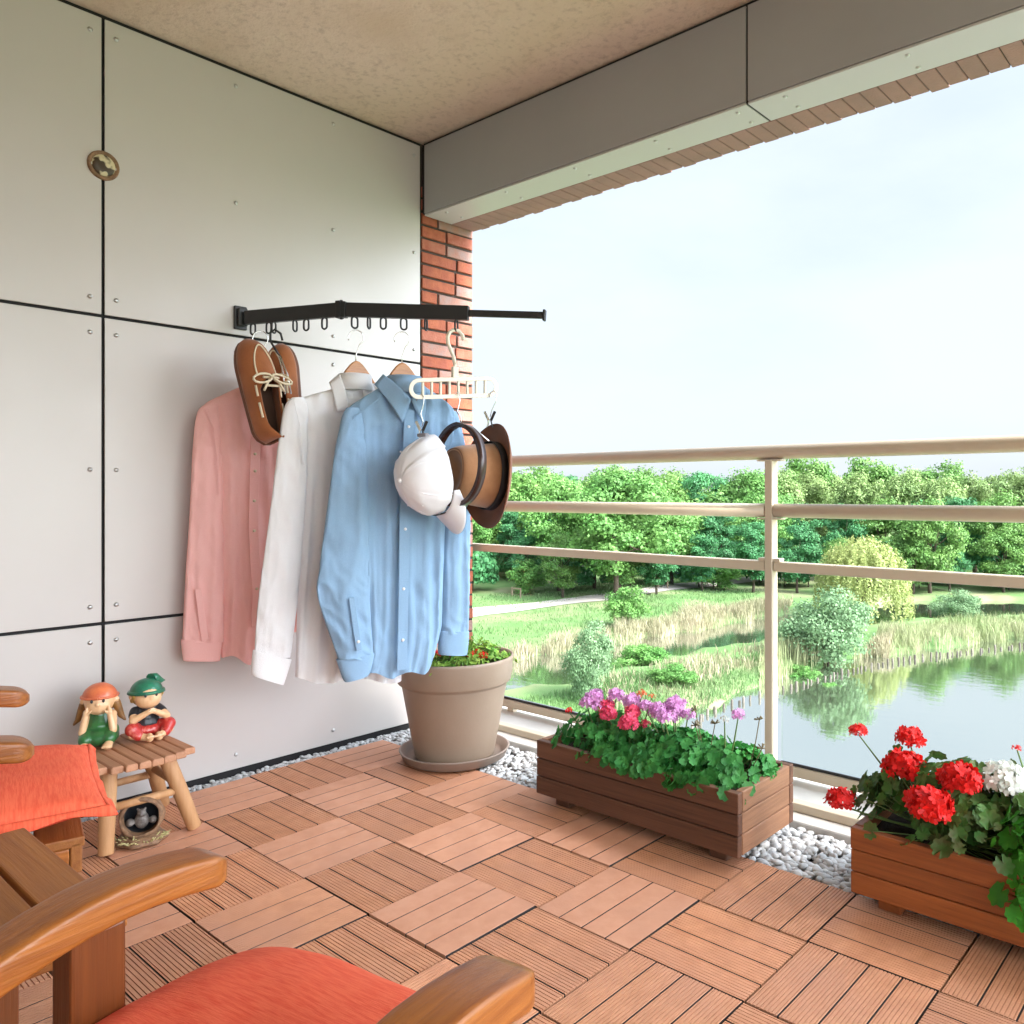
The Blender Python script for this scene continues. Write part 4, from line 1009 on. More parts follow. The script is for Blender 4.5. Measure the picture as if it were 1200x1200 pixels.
def girl(t,X):
    m=MB(); m.ball(X(.006,0,.142),.043,20,14); m.ball(X(.014,0,.132),(.038,.040,.034),20,12); m.ball(X(.050,0,.138),.0075,10,8)
    cap_(m,X(0,0,.11),X(-.005,0,.07),.016,.022)
    for s in (1,-1):
        m.ball(X(-.002,s*.044,.140),.011,10,8)
        cap_(m,X(0,s*.036,.095),X(.045,s*.042,.052),.012,.011); cap_(m,X(.045,s*.042,.052),X(.042,s*.034,.098),.011,.009)
        m.ball(X(.041,s*.033,.108),(.010,.008,.014),10,8)
        for q in range(4): cap_(m,X(.046-.005*q,s*.030,.112),X(.043-.006*q,s*.030,.130-.002*abs(q-1)),.0042,.0032,8)
        cap_(m,X(.046,s*.028,.106),X(.050,s*.020,.116),.004,.0034,8)
        cap_(m,X(.03,s*.035,.03),X(.075,s*.032,.016),.014,.012); m.ball(X(.083,s*.030,.013),(.017,.014,.012),12,8)
        for q in range(5): m.ball(X(.099-.002*abs(q-1.5),s*.030+(q-2)*.0058,.012),.0044,8,6)
    part_mesh('body',remeshed(m,.0022,3,'body'),M['glaze_skin'],t)
    m=MB(); cap_(m,X(-.008,0,.09),X(-.004,0,.05),.032,.045); m.ball(X(.012,0,.030),(.060,.056,.032),24,12)
    for s in (1,-1): cap_(m,X(.01,s*.03,.045),X(.058,s*.032,.030),.026,.020)
    part_mesh('dress',remeshed(m,.0025,4,'dress'),M['glaze_green'],t)
    m=MB(); m.ball(X(-.008,0,.140),(.044,.047,.044),20,12)
    for s in (1,-1): cap_(m,X(-.006,s*.045,.128),X(-.008,s*.058,.085),.013,.010); cap_(m,X(-.008,s*.058,.085),X(-.002,s*.070,.070),.009,.004)
    part_mesh('hair',remeshed(m,.0025,2,'hair'),M['glaze_hair'],t)
    m=MB(); P=[]
    for j in range(10):
        v=.12+(math.pi/2-.12)*j/9
        P.append([X(-.002,0,.150)+ (X(math.cos(2*math.pi*k/32)*.0485*math.cos(v),math.sin(2*math.pi*k/32)*.0495*math.cos(v),0)-X(0,0,0))+Vector((0,0,.046*math.sin(v)+.006*math.cos(v)*(-math.cos(2*math.pi*k/32)*.2))) for k in range(32)])
    m.grid(P,0,True,True); m.tube([X(.0495*math.cos(a)-.002,.0505*math.sin(a),.155) for a in [2*math.pi*k/32 for k in range(33)]],.0042,8,cap=False); part('hat',m,M['glaze_orange'],t)
    face(t,X,.142,.0475,.045)
def boy(t,X):
    m=MB(); m.ball(X(.006,0,.138),.042,20,14); m.ball(X(.014,0,.128),(.038,.040,.034),20,12); m.ball(X(.049,0,.134),.007,10,8); cap_(m,X(0,0,.105),X(-.008,0,.065),.016,.022)
    for s in (1,-1):
        m.ball(X(-.002,s*.043,.137),.010,10,8)
        cap_(m,X(0,s*.036,.088),X(.035,s*.050,.066),.013,.012); cap_(m,X(.035,s*.050,.066),X(.050,s*.010,.090),.012,.009); m.ball(X(.052,s*.007,.092),(.010,.011,.009),10,8)
        for q in range(4): cap_(m,X(.055,s*(.012-.002*q),.090+.004*(q-1)),X(.058,-s*.004,.094+.004*(q-1)),.0040,.0034,8)
        cap_(m,X(.045,s*.055,.022),X(.072,s*.018,.014),.013,.011); m.ball(X(.080,s*.014,.015),(.016,.012,.015),12,8)
        for q in range(5): m.ball(X(.094,s*.014+(q-2)*.0052,.019+.002*(q%2)),.0042,8,6)
    part_mesh('body',remeshed(m,.0022,3,'body'),M['glaze_skin'],t)
    m=MB(); cap_(m,X(-.008,0,.088),X(-.006,0,.045),.030,.042)
    for s in (1,-1): cap_(m,X(-.002,s*.034,.088),X(.014,s*.043,.078),.016,.015)
    part_mesh('shirt',remeshed(m,.0025,3,'shirt'),M['glaze_dark'],t)
    m=MB(); m.ball(X(.0,0,.026),(.046,.050,.027),20,10)
    for s in (1,-1): cap_(m,X(.0,s*.03,.03),X(.042,s*.054,.040),.024,.022); cap_(m,X(.042,s*.054,.040),X(.058,s*.040,.020),.021,.016)
    part_mesh('trousers',remeshed(m,.0025,3,'trousers'),M['glaze_red'],t)
    m=MB(); m.ball(X(-.008,0,.136),(.043,.045,.040),18,12)
    for s in (1,-1):
        for q in range(3): m.ball(X(.012-.010*q,s*.041,.142-.008*q),(.009,.007,.012),8,6)
    part_mesh('hair',remeshed(m,.0025,2,'hair'),mat('glaze_blond',(.50,.32,.08),.5,c2=(.36,.2,.05),scale=60),t)
    m=MB(); P=[]
    for j in range(12):
        v=.05+(math.pi/2-.05)*j/11
        P.append([X(-.004,0,.147)+(X(math.cos(2*math.pi*k/32)*.047*math.cos(v)*(1),math.sin(2*math.pi*k/32)*.049*math.cos(v),0)-X(0,0,0))+Vector((0,0,.044*math.sin(v))) for k in range(32)])
    m.grid(P,0,True,True)
    m.lathe([(.050,-.002),(.056,-.004),(.054,.004),(.047,.006)],X(-.004,0,.149),n=32)
    m.tube([X(-.01,-.016,.184),X(-.02,-.032,.186),X(-.026,-.050,.172),X(-.03,-.064,.170)],[.020,.015,.010,.002],12); part('hat',m,M['glaze_teal'],t)
    face(t,X,.138,.0465,.045)
AV=math.atan2(-.33,.94)
fig('garden_figurine','seated girl figurine in orange cap and green dress, chin in hands, on the stool',(-2.925,.965,.2735),AV-.1,girl)
fig('garden_figurine','seated boy figurine in pointed green hat and red trousers, right side of the stool',(-2.90,1.095,.2735),AV+.25,boy)
# hollow log ornament
c=Vector((-2.735,1.020,.022)); t=thing('hollow_log_ornament','small round hollow ornament with little animals peeking out, on the deck under the stool','ornament',c)
fx=Vector((.90,-.43,.12)).normalized(); cc=c+Vector((0,0,.055))
m=MB(); m.lathe([(.050,.045),(.056,.047),(.060,.040),(.063,.010),(.058,-.025),(.040,-.045),(.0,-.050)],cc,fx,32,wob=lambda a,j:.03*math.sin(5*a+j)); m.lathe([(.050,.045),(.048,.02),(.044,-.015),(.03,-.032),(0,-.035)],cc,fx,32); part('shell',m,M['glaze_bark'],t)
m=MB(); m.lathe([(.0475,.018),(.0435,-.013),(.029,-.030),(0,-.033)],cc,fx,32); part('lining',m,M['glaze_dark'],t)
m=MB(); sd=Vector((fx.y,-fx.x,0)).normalized()
m.ball(cc+fx*.012+Vector((0,0,-.012)),(.020,.020,.026),14,10); m.ball(cc+fx*.022+Vector((0,0,.012)),.013,12,8); m.ball(cc+fx*.034+Vector((0,0,.008)),.005,8,6)
for s in (1,-1): m.ball(cc+fx*.018+sd*s*.031+Vector((0,0,-.014)),.012,12,8); m.ball(cc+fx*.029+sd*s*.031+Vector((0,0,-.016)),.004,8,6); m.ball(cc+fx*.020+sd*s*.010+Vector((0,0,.024)),.004,8,6)
part_mesh('animals',remeshed(m,.002,2,'animals'),M['glaze_grey'],t)
m=MB(); m.lathe([(0,-.020),(.066,-.020),(.070,-.012),(.060,.0),(.03,.004),(0,.004)],c+fx*.015,(0,0,1),28,wob=lambda a,j:.07*math.sin(7*a)); part('base',m,M['glaze_bark'],t)
m=MB(); r=random.Random(3)
for k in range(150):
    a=r.uniform(0,6.28); q=r.uniform(.035,.068); p=c+fx*.018+Vector((q*math.cos(a),q*math.sin(a),-.006)); 
    if (p-c).dot(fx)<.02: continue
    d=Vector((math.cos(a)*.8+r.gauss(0,.5),math.sin(a)*.8+r.gauss(0,.5),r.uniform(0,.8))).normalized(); m.tube([p,p+d*.018],[.0028,.0012],5)
part('straw',m,M['glaze_straw'],t)
# ================================================================ LANDSCAPE
G=-8.4; WZ=-8.78
def gp(px,py,z=WZ): p=onz(px,py,z); return (p.x,p.y)
pond=[gp(*q) for q in ((778,868),(786,850),(812,836),(840,822),(880,812),(905,800),(945,786),(985,776),(1040,768),(1100,760),(1200,750),(1500,742),(2200,800),(2600,1500),(900,1500),(770,1100))]
creek=[gp(*q) for q in ((560,778),(650,768),(740,752),(800,742),(850,733),(900,723),(1000,713),(1060,705),(1200,705),(1500,705),(1500,720),(1200,723),(1080,727),(1000,735),(900,752),(850,758),(800,768),(740,782),(660,806),(560,815))]
def sdist(X,Y,poly):
    """signed distance (negative inside)"""
    P=np.array(poly); d=np.full(X.shape,1e9); ins=np.zeros(X.shape,bool)
    for i in range(len(P)):
        a=P[i]; b=P[(i+1)%len(P)]; e=b-a; wx=X-a[0]; wy=Y-a[1]; t=np.clip((wx*e[0]+wy*e[1])/(e@e),0,1)
        d=np.minimum(d,(wx-t*e[0])**2+(wy-t*e[1])**2)
        c=((a[1]<=Y)&(b[1]>Y))|((a[1]>Y)&(b[1]<=Y)); 
        if abs(e[1])>1e-9:
            xi=a[0]+(Y-a[1])/e[1]*e[0]; ins^= c&(X<xi)
    d=np.sqrt(d); return np.where(ins,-d,d)
def hgt(X,Y):
    s=np.minimum(sdist(X,Y,pond),sdist(X,Y,creek))
    s=s+.55*np.sin(X*.9+1.3*np.sin(Y*.6))*np.cos(Y*.75+.8)+.3*np.sin(X*2.3+Y*1.7)
    k=np.clip((s+1.0)/2.0,0,1); k=k*k*(3-2*k)
    und=.10*np.sin(X*.21+.7)*np.cos(Y*.17)+.05*np.sin(X*.6+Y*.45)
    return -9.5+k*(1.1+und*np.clip(s/6,0,1))
xs=np.concatenate([np.linspace(-900,-110,24)[:-1],np.linspace(-110,-62,60)[:-1],np.arange(-62,0,.5),np.linspace(0,40,50)[1:],np.linspace(40,500,16)[1:]])
ys=np.concatenate([np.linspace(-60,6,12)[:-1],np.arange(6,72,.5),np.linspace(72,130,70)[1:],np.linspace(130,1100,24)[1:]])
XX,YY=np.meshgrid(xs,ys); ZZ=hgt(XX,YY); nx=len(xs); ny=len(ys)
me=bpy.data.meshes.new('ground'); I=np.arange(nx*ny).reshape(ny,nx)
fc=np.stack([I[:-1,:-1],I[:-1,1:],I[1:,1:],I[1:,:-1]],-1).reshape(-1,4)
me.from_pydata(np.stack([XX,YY,ZZ],-1).reshape(-1,3).tolist(),[],fc.tolist()); me.polygons.foreach_set('use_smooth',[True]*len(me.polygons))
M['grass']=mat('meadow',(.095,.18,.06),.95,c2=(.135,.215,.08),scale=.35,c3=(.235,.23,.13),scale3=.16,bump=.8,bscale=3.5,spec=.1,detail=9)
o=link('ground',me,M['grass']); o['kind']='structure'
# water
wm=bpy.data.materials.new('pond_water'); t,n,l=nt(wm); out=n.new('ShaderNodeOutputMaterial'); b=n.new('ShaderNodeBsdfPrincipled'); b.inputs['Base Color'].default_value=(.07,.078,.05,1); b.inputs['Roughness'].default_value=.04; b.inputs['IOR'].default_value=1.6; b.inputs['Specular IOR Level'].default_value=.8
tc=n.new('ShaderNodeTexCoord'); mp=n.new('ShaderNodeMapping'); mp.inputs['Scale'].default_value=(1,2.2,1); mp.inputs['Rotation'].default_value=(0,0,math.radians(39)); nz=n.new('ShaderNodeTexNoise'); nz.inputs['Scale'].default_value=1.1; nz.inputs['Detail'].default_value=5
bp=n.new('ShaderNodeBump'); bp.inputs['Strength'].default_value=.045; bp.inputs['Distance'].default_value=.12
l.new(tc.outputs['Object'],mp.inputs[0]); l.new(mp.outputs[0],nz.inputs['Vector']); l.new(nz.outputs[0],bp.inputs['Height']); l.new(bp.outputs[0],b.inputs['Normal'])
gs=n.new('ShaderNodeBsdfGlossy'); gs.inputs[0].default_value=(.95,.96,.97,1); gs.inputs[1].default_value=.03; l.new(bp.outputs[0],gs.inputs['Normal']); mw=n.new('ShaderNodeMixShader'); mw.inputs[0].default_value=.62; l.new(b.outputs[0],mw.inputs[1]); l.new(gs.outputs[0],mw.inputs[2]); l.new(mw.outputs[0],out.inputs[0])
m=MB(); m.add([(-110,4,WZ),(120,4,WZ),(120,140,WZ),(-110,140,WZ)],[(0,1,2,3)]); struct('pond_water',m,wm)
# path
def zg(x,y): return float(hgt(np.array([x]),np.array([y]))[0])
pth=[onz(x,y,G) for x,y in ((430,738),(500,728),(556,718),(620,710),(690,703),(740,695),(800,687),(860,681),(930,674),(1010,668))]
m=MB(); P=[]
for i in range(len(pth)-1):
    for k in range(10):
        p=pth[i].lerp(pth[i+1],k/10); d=(pth[i+1]-pth[i]).normalized(); s=Vector((-d.y,d.x,0)); P.append([Vector(((p+s*w).x,(p+s*w).y,zg((p+s*w).x,(p+s*w).y)+.05)) for w in (-1.7,-.6,.6,1.7)])
m.grid(P); struct('path',m,mat('gravel_path',(.42,.37,.34),.95,c2=(.36,.31,.28),scale=1.5,bump=.3,bscale=30))
# ---------------------------------------------------------------- blades: reeds and grass
def blades(n,poly_px,h,w,lean,z=G,seed=0,clump=.0):
    r=np.random.default_rng(seed); pts=[]
    P=[gp(x,y,z) for x,y in poly_px]; X=[p[0] for p in P]; Y=[p[1] for p in P]
    while sum(len(p) for p in pts)<n:
        x=r.uniform(min(X),max(X),n*4); y=r.uniform(min(Y),max(Y),n*4); k=sdist(x,y,P)<0
        k&= (np.sin(x*.8+seed)*np.sin(y*.9+seed*2)+r.uniform(-1,1,len(x))*.8>-.55+clump)
        k&= hgt(x,y)>WZ-.15
        pts.append(np.stack([x[k],y[k]],-1))
    p=np.concatenate(pts)[:n]; zz=hgt(p[:,0],p[:,1])-.03; hh=r.uniform(.55,1.15,n)*h*(.8+.35*np.sin(p[:,0]*.5+seed)*np.cos(p[:,1]*.6)); a=r.uniform(0,6.28,n); ww=w*r.uniform(.6,1.3,n)
    dx=np.cos(a)*ww/2; dy=np.sin(a)*ww/2; lx=r.normal(0,lean,n)*hh; ly=r.normal(0,lean,n)*hh
    b0=np.stack([p[:,0]-dx,p[:,1]-dy,zz],-1); b1=np.stack([p[:,0]+dx,p[:,1]+dy,zz],-1)
    m0=np.stack([p[:,0]-dx*.8+lx*.35,p[:,1]-dy*.8+ly*.35,zz+hh*.6],-1); m1=np.stack([p[:,0]+dx*.8+lx*.35,p[:,1]+dy*.8+ly*.35,zz+hh*.6],-1)
    tt=np.stack([p[:,0]+lx,p[:,1]+ly,zz+hh],-1)
    V=np.stack([b0,b1,m1,m0,tt],1).reshape(-1,3); Fq=[]
    for i in range(n): q=5*i; Fq.append((q,q+1,q+2,q+3)); Fq.append((q+3,q+2,q+4))
    return V.tolist(),Fq
M['reed']=leaf('dry_reed',(.39,.335,.225),(.30,.295,.17),.3,.25,.25)
M['reedgreen']=leaf('green_reed',(.26,.32,.14),(.36,.36,.21),.3,.3,.3)
M['tuft']=leaf('meadow_grass',(.11,.22,.07),(.19,.27,.115),.25,.3,.35)
def stuff(name,sets,mt):
    m=MB()
    for s in sets: v,f=blades(*s[:-1],seed=s[-1]) if True else 0; m.add(v,f)
    o=struct(name,m,mt,'stuff')
stuff('dry_reeds',[(5000,((715,762),(800,746),(860,733),(920,720),(930,705),(860,712),(800,722),(720,738)),1.1,.045,.2,G,1),(1400,((560,785),(640,775),(720,760),(715,742),(640,758),(560,770)),1.0,.045,.2,G,2),
  (1500,((720,835),(790,815),(850,795),(905,780),(905,755),(850,764),(780,778),(700,800)),.7,.05,.25,G,3),(1200,((980,790),(1040,765),(1050,750),(985,770)),1.2,.05,.12,G,4)],M['reed'])
stuff('green_reeds',[(7500,((1020,775),(1100,763),(1220,752),(1300,748),(1300,728),(1200,727),(1100,731),(1030,740)),.95,.045,.2,G,5),(2200,((890,800),(940,782),(990,760),(990,740),(930,755),(890,775)),1.2,.05,.12,G,6)],M['reedgreen'])
stuff('meadow_grass',[(14000,((560,880),(700,890),(800,835),(900,790),(890,770),(740,790),(640,815),(560,830)),.42,.035,.3,G,7),(6000,((540,775),(700,755),(860,715),(900,690),(800,692),(700,708),(560,725)),.34,.05,.3,G,8),(3500,((560,720),(700,700),(840,680),(800,672),(680,685),(540,700)),.3,.06,.3,G,9),(4500,((560,960),(760,900),(700,885),(560,880)),.40,.03,.3,G,10)],M['tuft'])
# ---------------------------------------------------------------- trees
def cards(pts,nrm,size,r,asp=.75):
    n=len(pts); t=r.normal(size=(n,3)); t-= (t*nrm).sum(1,keepdims=True)*nrm; t/=np.linalg.norm(t,axis=1,keepdims=True)+1e-9; b=np.cross(nrm,t)
    s=size*r.uniform(.55,1.25,(n,1)); u=t*s; v=b*s*asp
    V=np.stack([pts-u,pts-v*.9+u*.1,pts+u,pts+v],1).reshape(-1,3)
    return V, np.arange(4*n).reshape(n,4)
def crown(kind,Ht,Wd,n,size,seed):
    r=np.random.default_rng(seed); L=[]
    if kind=='broad': z0,z1,nl=.16,1.0,46
    elif kind=='tall': z0,z1,nl=.12,1.0,44
    elif kind=='bush': z0,z1,nl=.0,1.0,26
    else: z0,z1,nl=.1,1,40
    while len(L)<nl:
        p=r.uniform(-1,1,3)
        q=np.linalg.norm(p)
        if q>1 or q<.35: continue
        if kind=='tall':
            lim=.95-.55*((p[2]+1)/2)**2.2
            if np.hypot(p[0],p[1])>lim: continue
        R=Wd*(r.uniform(.11,.20) if kind!='bush' else r.uniform(.14,.24)); zc=Ht*(z0+(z1-z0)*(p[2]*.46+.5)); L.append((p[0]*Wd*.42,p[1]*Wd*.42,zc,R))
    per=n//len(L); P=[];N=[]
    for x,y,z,R in L:
        d=r.normal(size=(per,3)); d/=np.linalg.norm(d,axis=1,keepdims=True); d[:,2]=np.where(d[:,2]<-.35,-d[:,2],d[:,2])
        rad=R*r.uniform(.45,1.08,(per,1))*(1+.18*np.sin(5*d[:,[0]]+7*d[:,[1]]+x)); q=np.array([x,y,z])+d*rad*np.array([1,1,.82 if kind!='tall' else 1.15]); q[:,2]=np.maximum(q[:,2],.05)
        nn=d+r.normal(0,.45,(per,3)); nn/=np.linalg.norm(nn,axis=1,keepdims=True); P.append(q);N.append(nn)
    P=np.concatenate(P);N=np.concatenate(N); return cards(P,N,size,r)+(L,)
def trunk_mb(Ht,L,seed,th=.035,r0=None):
    r=random.Random(seed); m=MB(); R=r0 or Ht*th*.55
    top=Ht*.62; pts=[Vector((0,0,-.4))]+[Vector((r.gauss(0,.04)*Ht*.1,r.gauss(0,.04)*Ht*.1,top*k/5)) for k in range(1,6)]; m.tube(pts,[R*1.25,R,R*.9,R*.75,R*.55,R*.3],10)
    for x,y,z,rr in r.sample(L,min(12,len(L))):
        s=pts[r.choice((2,3,4))]; e=Vector((x,y,z)); mid=s.lerp(e,.5)+Vector((0,0,-.05*Ht*.4)); m.tube([s,mid,e],[R*.42,R*.28,R*.10],6)
    return m
M['bark']=mat('bark',(.085,.06,.042),.95,c2=(.05,.035,.025),scale=4,stretch=(3,3,.6),bump=.6,bscale=8)
def tree_tpl(name,kind,Ht,Wd,n,size,lm,seed,label,cat='tree',group='trees of the wood behind the meadow',trunk=True):
    t=thing(name,label,cat,(0,0,-500),group)
    V,Fq,L=crown(kind,Ht,Wd,n,size,seed); me=bpy.data.meshes.new('crown'); me.from_pydata(V.tolist(),[],Fq.tolist()); 
    o=link('crown' if cat=='tree' else 'foliage',me,lm,t); ORG[o.name]=Vector()
    tm=trunk_mb(Ht,L,seed) if cat=='tree' else trunk_mb(Ht*.9,L,seed,r0=.05); o=link('trunk' if cat=='tree' else 'stem',tm.mesh('trunk'),M['bark'],t); ORG[o.name]=Vector()
    return t
M['lf_mid']=leaf('leaf_mid_green',(.095,.225,.05),(.16,.285,.07),.35,.3,.35,.12)
M['lf_dark']=leaf('leaf_dark_green',(.05,.19,.07),(.08,.25,.09),.35,.25,.35,.12)
M['lf_yell']=leaf('leaf_yellow_green',(.19,.30,.10),(.26,.36,.13),.35,.3,.3,.10)
M['lf_fresh']=leaf('leaf_fresh_green',(.105,.265,.06),(.17,.325,.085),.35,.3,.35,.10)
M['lf_grey']=leaf('leaf_grey_green',(.14,.245,.115),(.20,.305,.155),.5,.3,.3,.08)
M['lf_willow']=leaf('leaf_willow',(.29,.345,.11),(.35,.40,.15),.5,.35,.25)
used=[]
def place(tpl,px,d,h,label,h0,w=None,z=None,grp=None,rz=None):
    p=W(px,577,d); zz=zg(p.x,p.y)-.08 if z is None else z; s=h/h0; sw=s if w is None else w
    if tpl.name not in used: used.append(tpl.name); o=tpl; o.location=(p.x,p.y,zz); o.rotation_euler=(0,0,random.uniform(0,6.28)); o.scale=(sw,sw,s); o['label']=label
    else: o=copy_tree(tpl,(p.x,p.y,zz),label,random.uniform(0,6.28),(sw,sw,s))
    if grp: o['group']=grp
    return o
T_mid=tree_tpl('broadleaf_tree','broad',12,9.5,19000,.165,M['lf_mid'],1,'x')
T_dark=tree_tpl('broadleaf_tree','broad',12,8.5,18000,.165,M['lf_dark'],2,'x')
T_yell=tree_tpl('poplar_tree','tall',14,8.5,19000,.15,M['lf_yell'],3,'x')
T_fresh=tree_tpl('broadleaf_tree','broad',11,10,21000,.16,M['lf_fresh'],4,'x')
rt=random.Random(12)
LABT={'mid':'mid green broadleaf tree in the wood behind the meadow','dark':'dark green broadleaf tree in the wood behind the meadow','yell':'tall pale yellow green feathery tree at the skyline of the wood','fresh':'fresh light green broadleaf tree in the wood behind the meadow'}
TP={'mid':(T_mid,12),'dark':(T_dark,12),'yell':(T_yell,14),'fresh':(T_fresh,11)}
GRP={'mid':'mid green trees of the wood','dark':'dark green trees of the wood','yell':'pale feathery trees at the skyline','fresh':'fresh green trees of the wood'}
def row(d,y_of,step,kinds,jy=5,x0=440,x1=1400,off=0):
    x=x0+off
    while x<x1:
        k=rt.choice(kinds(x)); yt=y_of(x)+rt.uniform(-jy,jy); dd=d+rt.uniform(-4,4); h=9.48+(577-yt)*dd/951
        place(TP[k][0],x+rt.uniform(-8,8),dd,h,LABT[k],TP[k][1],grp=GRP[k],w=h/TP[k][1]*rt.uniform(.9,1.15)); x+=step*rt.uniform(.8,1.2)
row(112,lambda x:553-(x>900)*13,46,lambda x:['mid','dark','fresh'] if x<880 else ['yell','yell','yell','mid'])
row(96,lambda x:559-(x>900)*14,44,lambda x:['mid','dark','fresh','mid'] if x<890 else ['yell'],off=20)
row(84,lambda x:592-(x>900)*8,46,lambda x:['dark','mid','fresh'] if x<900 else ['dark','dark','mid'],jy=12)
row(77,lambda x:622,52,lambda x:['dark','dark','mid'],jy=14,off=15)
place(T_fresh,722,71,10.9,'large spreading fresh green tree on the lawn by the path',11,w=1.12)
place(T_fresh,655,79,10.2,'rounded bright green tree just left of the large spreading tree on the lawn',11,w=.95)
place(T_mid,1090,76,8.6,'mid green tree directly right of the weeping willow',12,w=.72)
T_bush=tree_tpl('shrub','bush',4.0,5.0,13000,.085,M['lf_grey'],6,'x','shrub','x')
place(T_bush,970,47,4.3,'big grey green rounded willow shrub on the bank right of the railing post',4,w=1.10,grp='shrubs in the meadow')
place(T_bush,1122,63,2.3,'pale low shrub behind the reeds right of the willow tree',4,w=.78,grp='shrubs in the meadow')
place(T_bush,690,37.5,3.4,'upright feathery grey green shrub above the left end of the planter',4,w=.50,grp='shrubs in the meadow')
T_b2=tree_tpl('shrub','bush',3.0,3.2,9000,.08,M['lf_fresh'],7,'x','shrub','x')
place(T_b2,735,57.5,2.9,'small fresh green shrub at the meadow edge in front of the large tree',3,w=.95,grp='shrubs in the meadow')
place(T_b2,618,77,3.4,'young round light green tree inside a wooden guard frame on the lawn',3,w=1.2,grp='shrubs in the meadow')
place(T_b2,836,80,3.2,'round green bush on the lawn beside the path, near the railing post',3,w=1.6,grp='shrubs in the meadow')
place(T_b2,752,46,1.5,'low green bush among the dry reeds behind the lilac flowers',3,w=.9,grp='shrubs in the meadow')
place(T_b2,790,40,1.0,'lowest green clump on the bank above the pink flowers of the dark planter',3,w=.75,grp='shrubs in the meadow')
place(T_b2,940,44,1.1,'small green clump at the water edge below the big willow shrub',3,w=.6,grp='shrubs in the meadow')
place(T_b2,975,41.6,.9,'tiny bright green tuft by the stakes in the pond',3,w=.42,grp='shrubs in the meadow')
T_under=tree_tpl('shrub','bush',3.0,4.5,3800,.17,M['lf_dark'],9,'x','shrub','x')
for k,x in enumerate(range(440,1400,34)): 
    place(T_under,x+rt.uniform(-15,15),83+rt.uniform(-5,8),rt.uniform(2.6,4.6),'dark green undergrowth bush along the foot of the wood',3,w=rt.uniform(1.0,1.4),grp='undergrowth bushes at the foot of the wood')
# willow
wp=W(1010,577,62); wz=zg(wp.x,wp.y)
t=thing('weeping_willow','yellow green weeping willow with a domed hanging crown beyond the creek','tree',(wp.x,wp.y,wz))
r=np.random.default_rng(5); P=[];N=[];Ht=7.3;Wd=6.9
for k in range(330):
    a=r.uniform(0,6.28); q=r.uniform(.0,1)**.5; x=math.cos(a)*q*Wd/2; y=math.sin(a)*q*Wd/2; zt=Ht*(.55+.45*math.sqrt(max(0,1-q*q)))-r.uniform(0,.5); ln=r.uniform(.9,2.4)+ (zt-1.2)*.55*q**2; nn=int(ln*20); s=np.linspace(0,1,nn)[:,None]
    pts=np.array([x,y,zt])+np.concatenate([math.cos(a)*s*.35,math.sin(a)*s*.35,-s*min(ln,zt-.5)],1)+r.normal(0,.07,(nn,3)); P.append(pts); v=np.tile([math.cos(a),math.sin(a),.35],(nn,1))+r.normal(0,.5,(nn,3)); N.append(v/np.linalg.norm(v,axis=1,keepdims=True))
V,Fq=cards(np.concatenate(P),np.concatenate(N),.125,r,.5); me=bpy.data.meshes.new('crown'); me.from_pydata((V+np.array([wp.x,wp.y,wz])-np.array([wp.x,wp.y,wz])).tolist(),[],Fq.tolist()); link('crown',me,M['lf_willow'],t)
m=MB(); m.tube([(0,0,-.3),(.1,0,1.5),(0,.1,3.5),(0,0,5.5)],[.35,.28,.2,.06],10); 
for k in range(9): a=k*.7; m.tube([(0,0,2.5+.2*k),(math.cos(a)*1.2,math.sin(a)*1.2,4.6),(math.cos(a)*2.3,math.sin(a)*2.3,5.2)],[.12,.08,.03],6)
link('trunk',m.mesh('trunk'),M['bark'],t)
# wooden guard frames on the lawn
def guard(px,d,label):
    p=W(px,577,d); z=zg(p.x,p.y); t=thing('tree_guard',label,'guard frame',(p.x,p.y,z),None); m=MB()
    for dx in (-.55,.55):
        mm=MB(); mm.box((p.x+dx-.05,p.y-.05,z-.3),(p.x+dx+.05,p.y+.05,z+.9)); part('post',mm,M['post'],t)
    mm=MB(); mm.box((p.x-.62,p.y-.085,z+.74),(p.x+.62,p.y-.051,z+.88)); part('rail',mm,M['post'],t)
M['post']=mat('weathered_timber',(.30,.22,.15),.9,c2=(.2,.15,.1),scale=3)
guard(605,74,'small wooden frame beside the young round tree on the lawn'); guard(777,80,'small wooden frame on the far lawn right of the large spreading tree')
# stakes in the pond
pl_=[onz(x,y,WZ) for x,y in ((806,862),(822,842),(840,832),(868,824),(895,816),(930,806),(985,791),(1040,778),(1100,769),(1200,758),(1290,752))]
sm=MB(); sm.tube([(0,0,-.8),(0,0,0),(0,0,.22),(.005,0,.27)],[.07,.066,.062,.042],7); sme=sm.mesh('stake'); sme.materials.append(mat('stake_wood',(.085,.07,.055),.9,c2=(.16,.14,.115),scale=3,rnd=.3))
acc=0; rs=random.Random(9)
for a,b in zip(pl_,pl_[1:]):
    Ls=(b-a).length; k=acc
    while k<Ls:
        p=a.lerp(b,k/Ls); o=bpy.data.objects.new('wooden_stake',sme); COL.objects.link(o); o.location=(p.x+rs.gauss(0,.06),p.y+rs.gauss(0,.06),WZ+rs.uniform(-.12,.06)); o.rotation_euler=(rs.gauss(0,.05),rs.gauss(0,.05),rs.uniform(0,6)); q=rs.uniform(.8,1.15); o.scale=(q,q,1)
        o['label']='short dark wooden stake in the curved row standing in the pond'; o['category']='stake'; o['group']='row of stakes in the pond'; k+=rs.uniform(.34,.60)
    acc=k-Ls
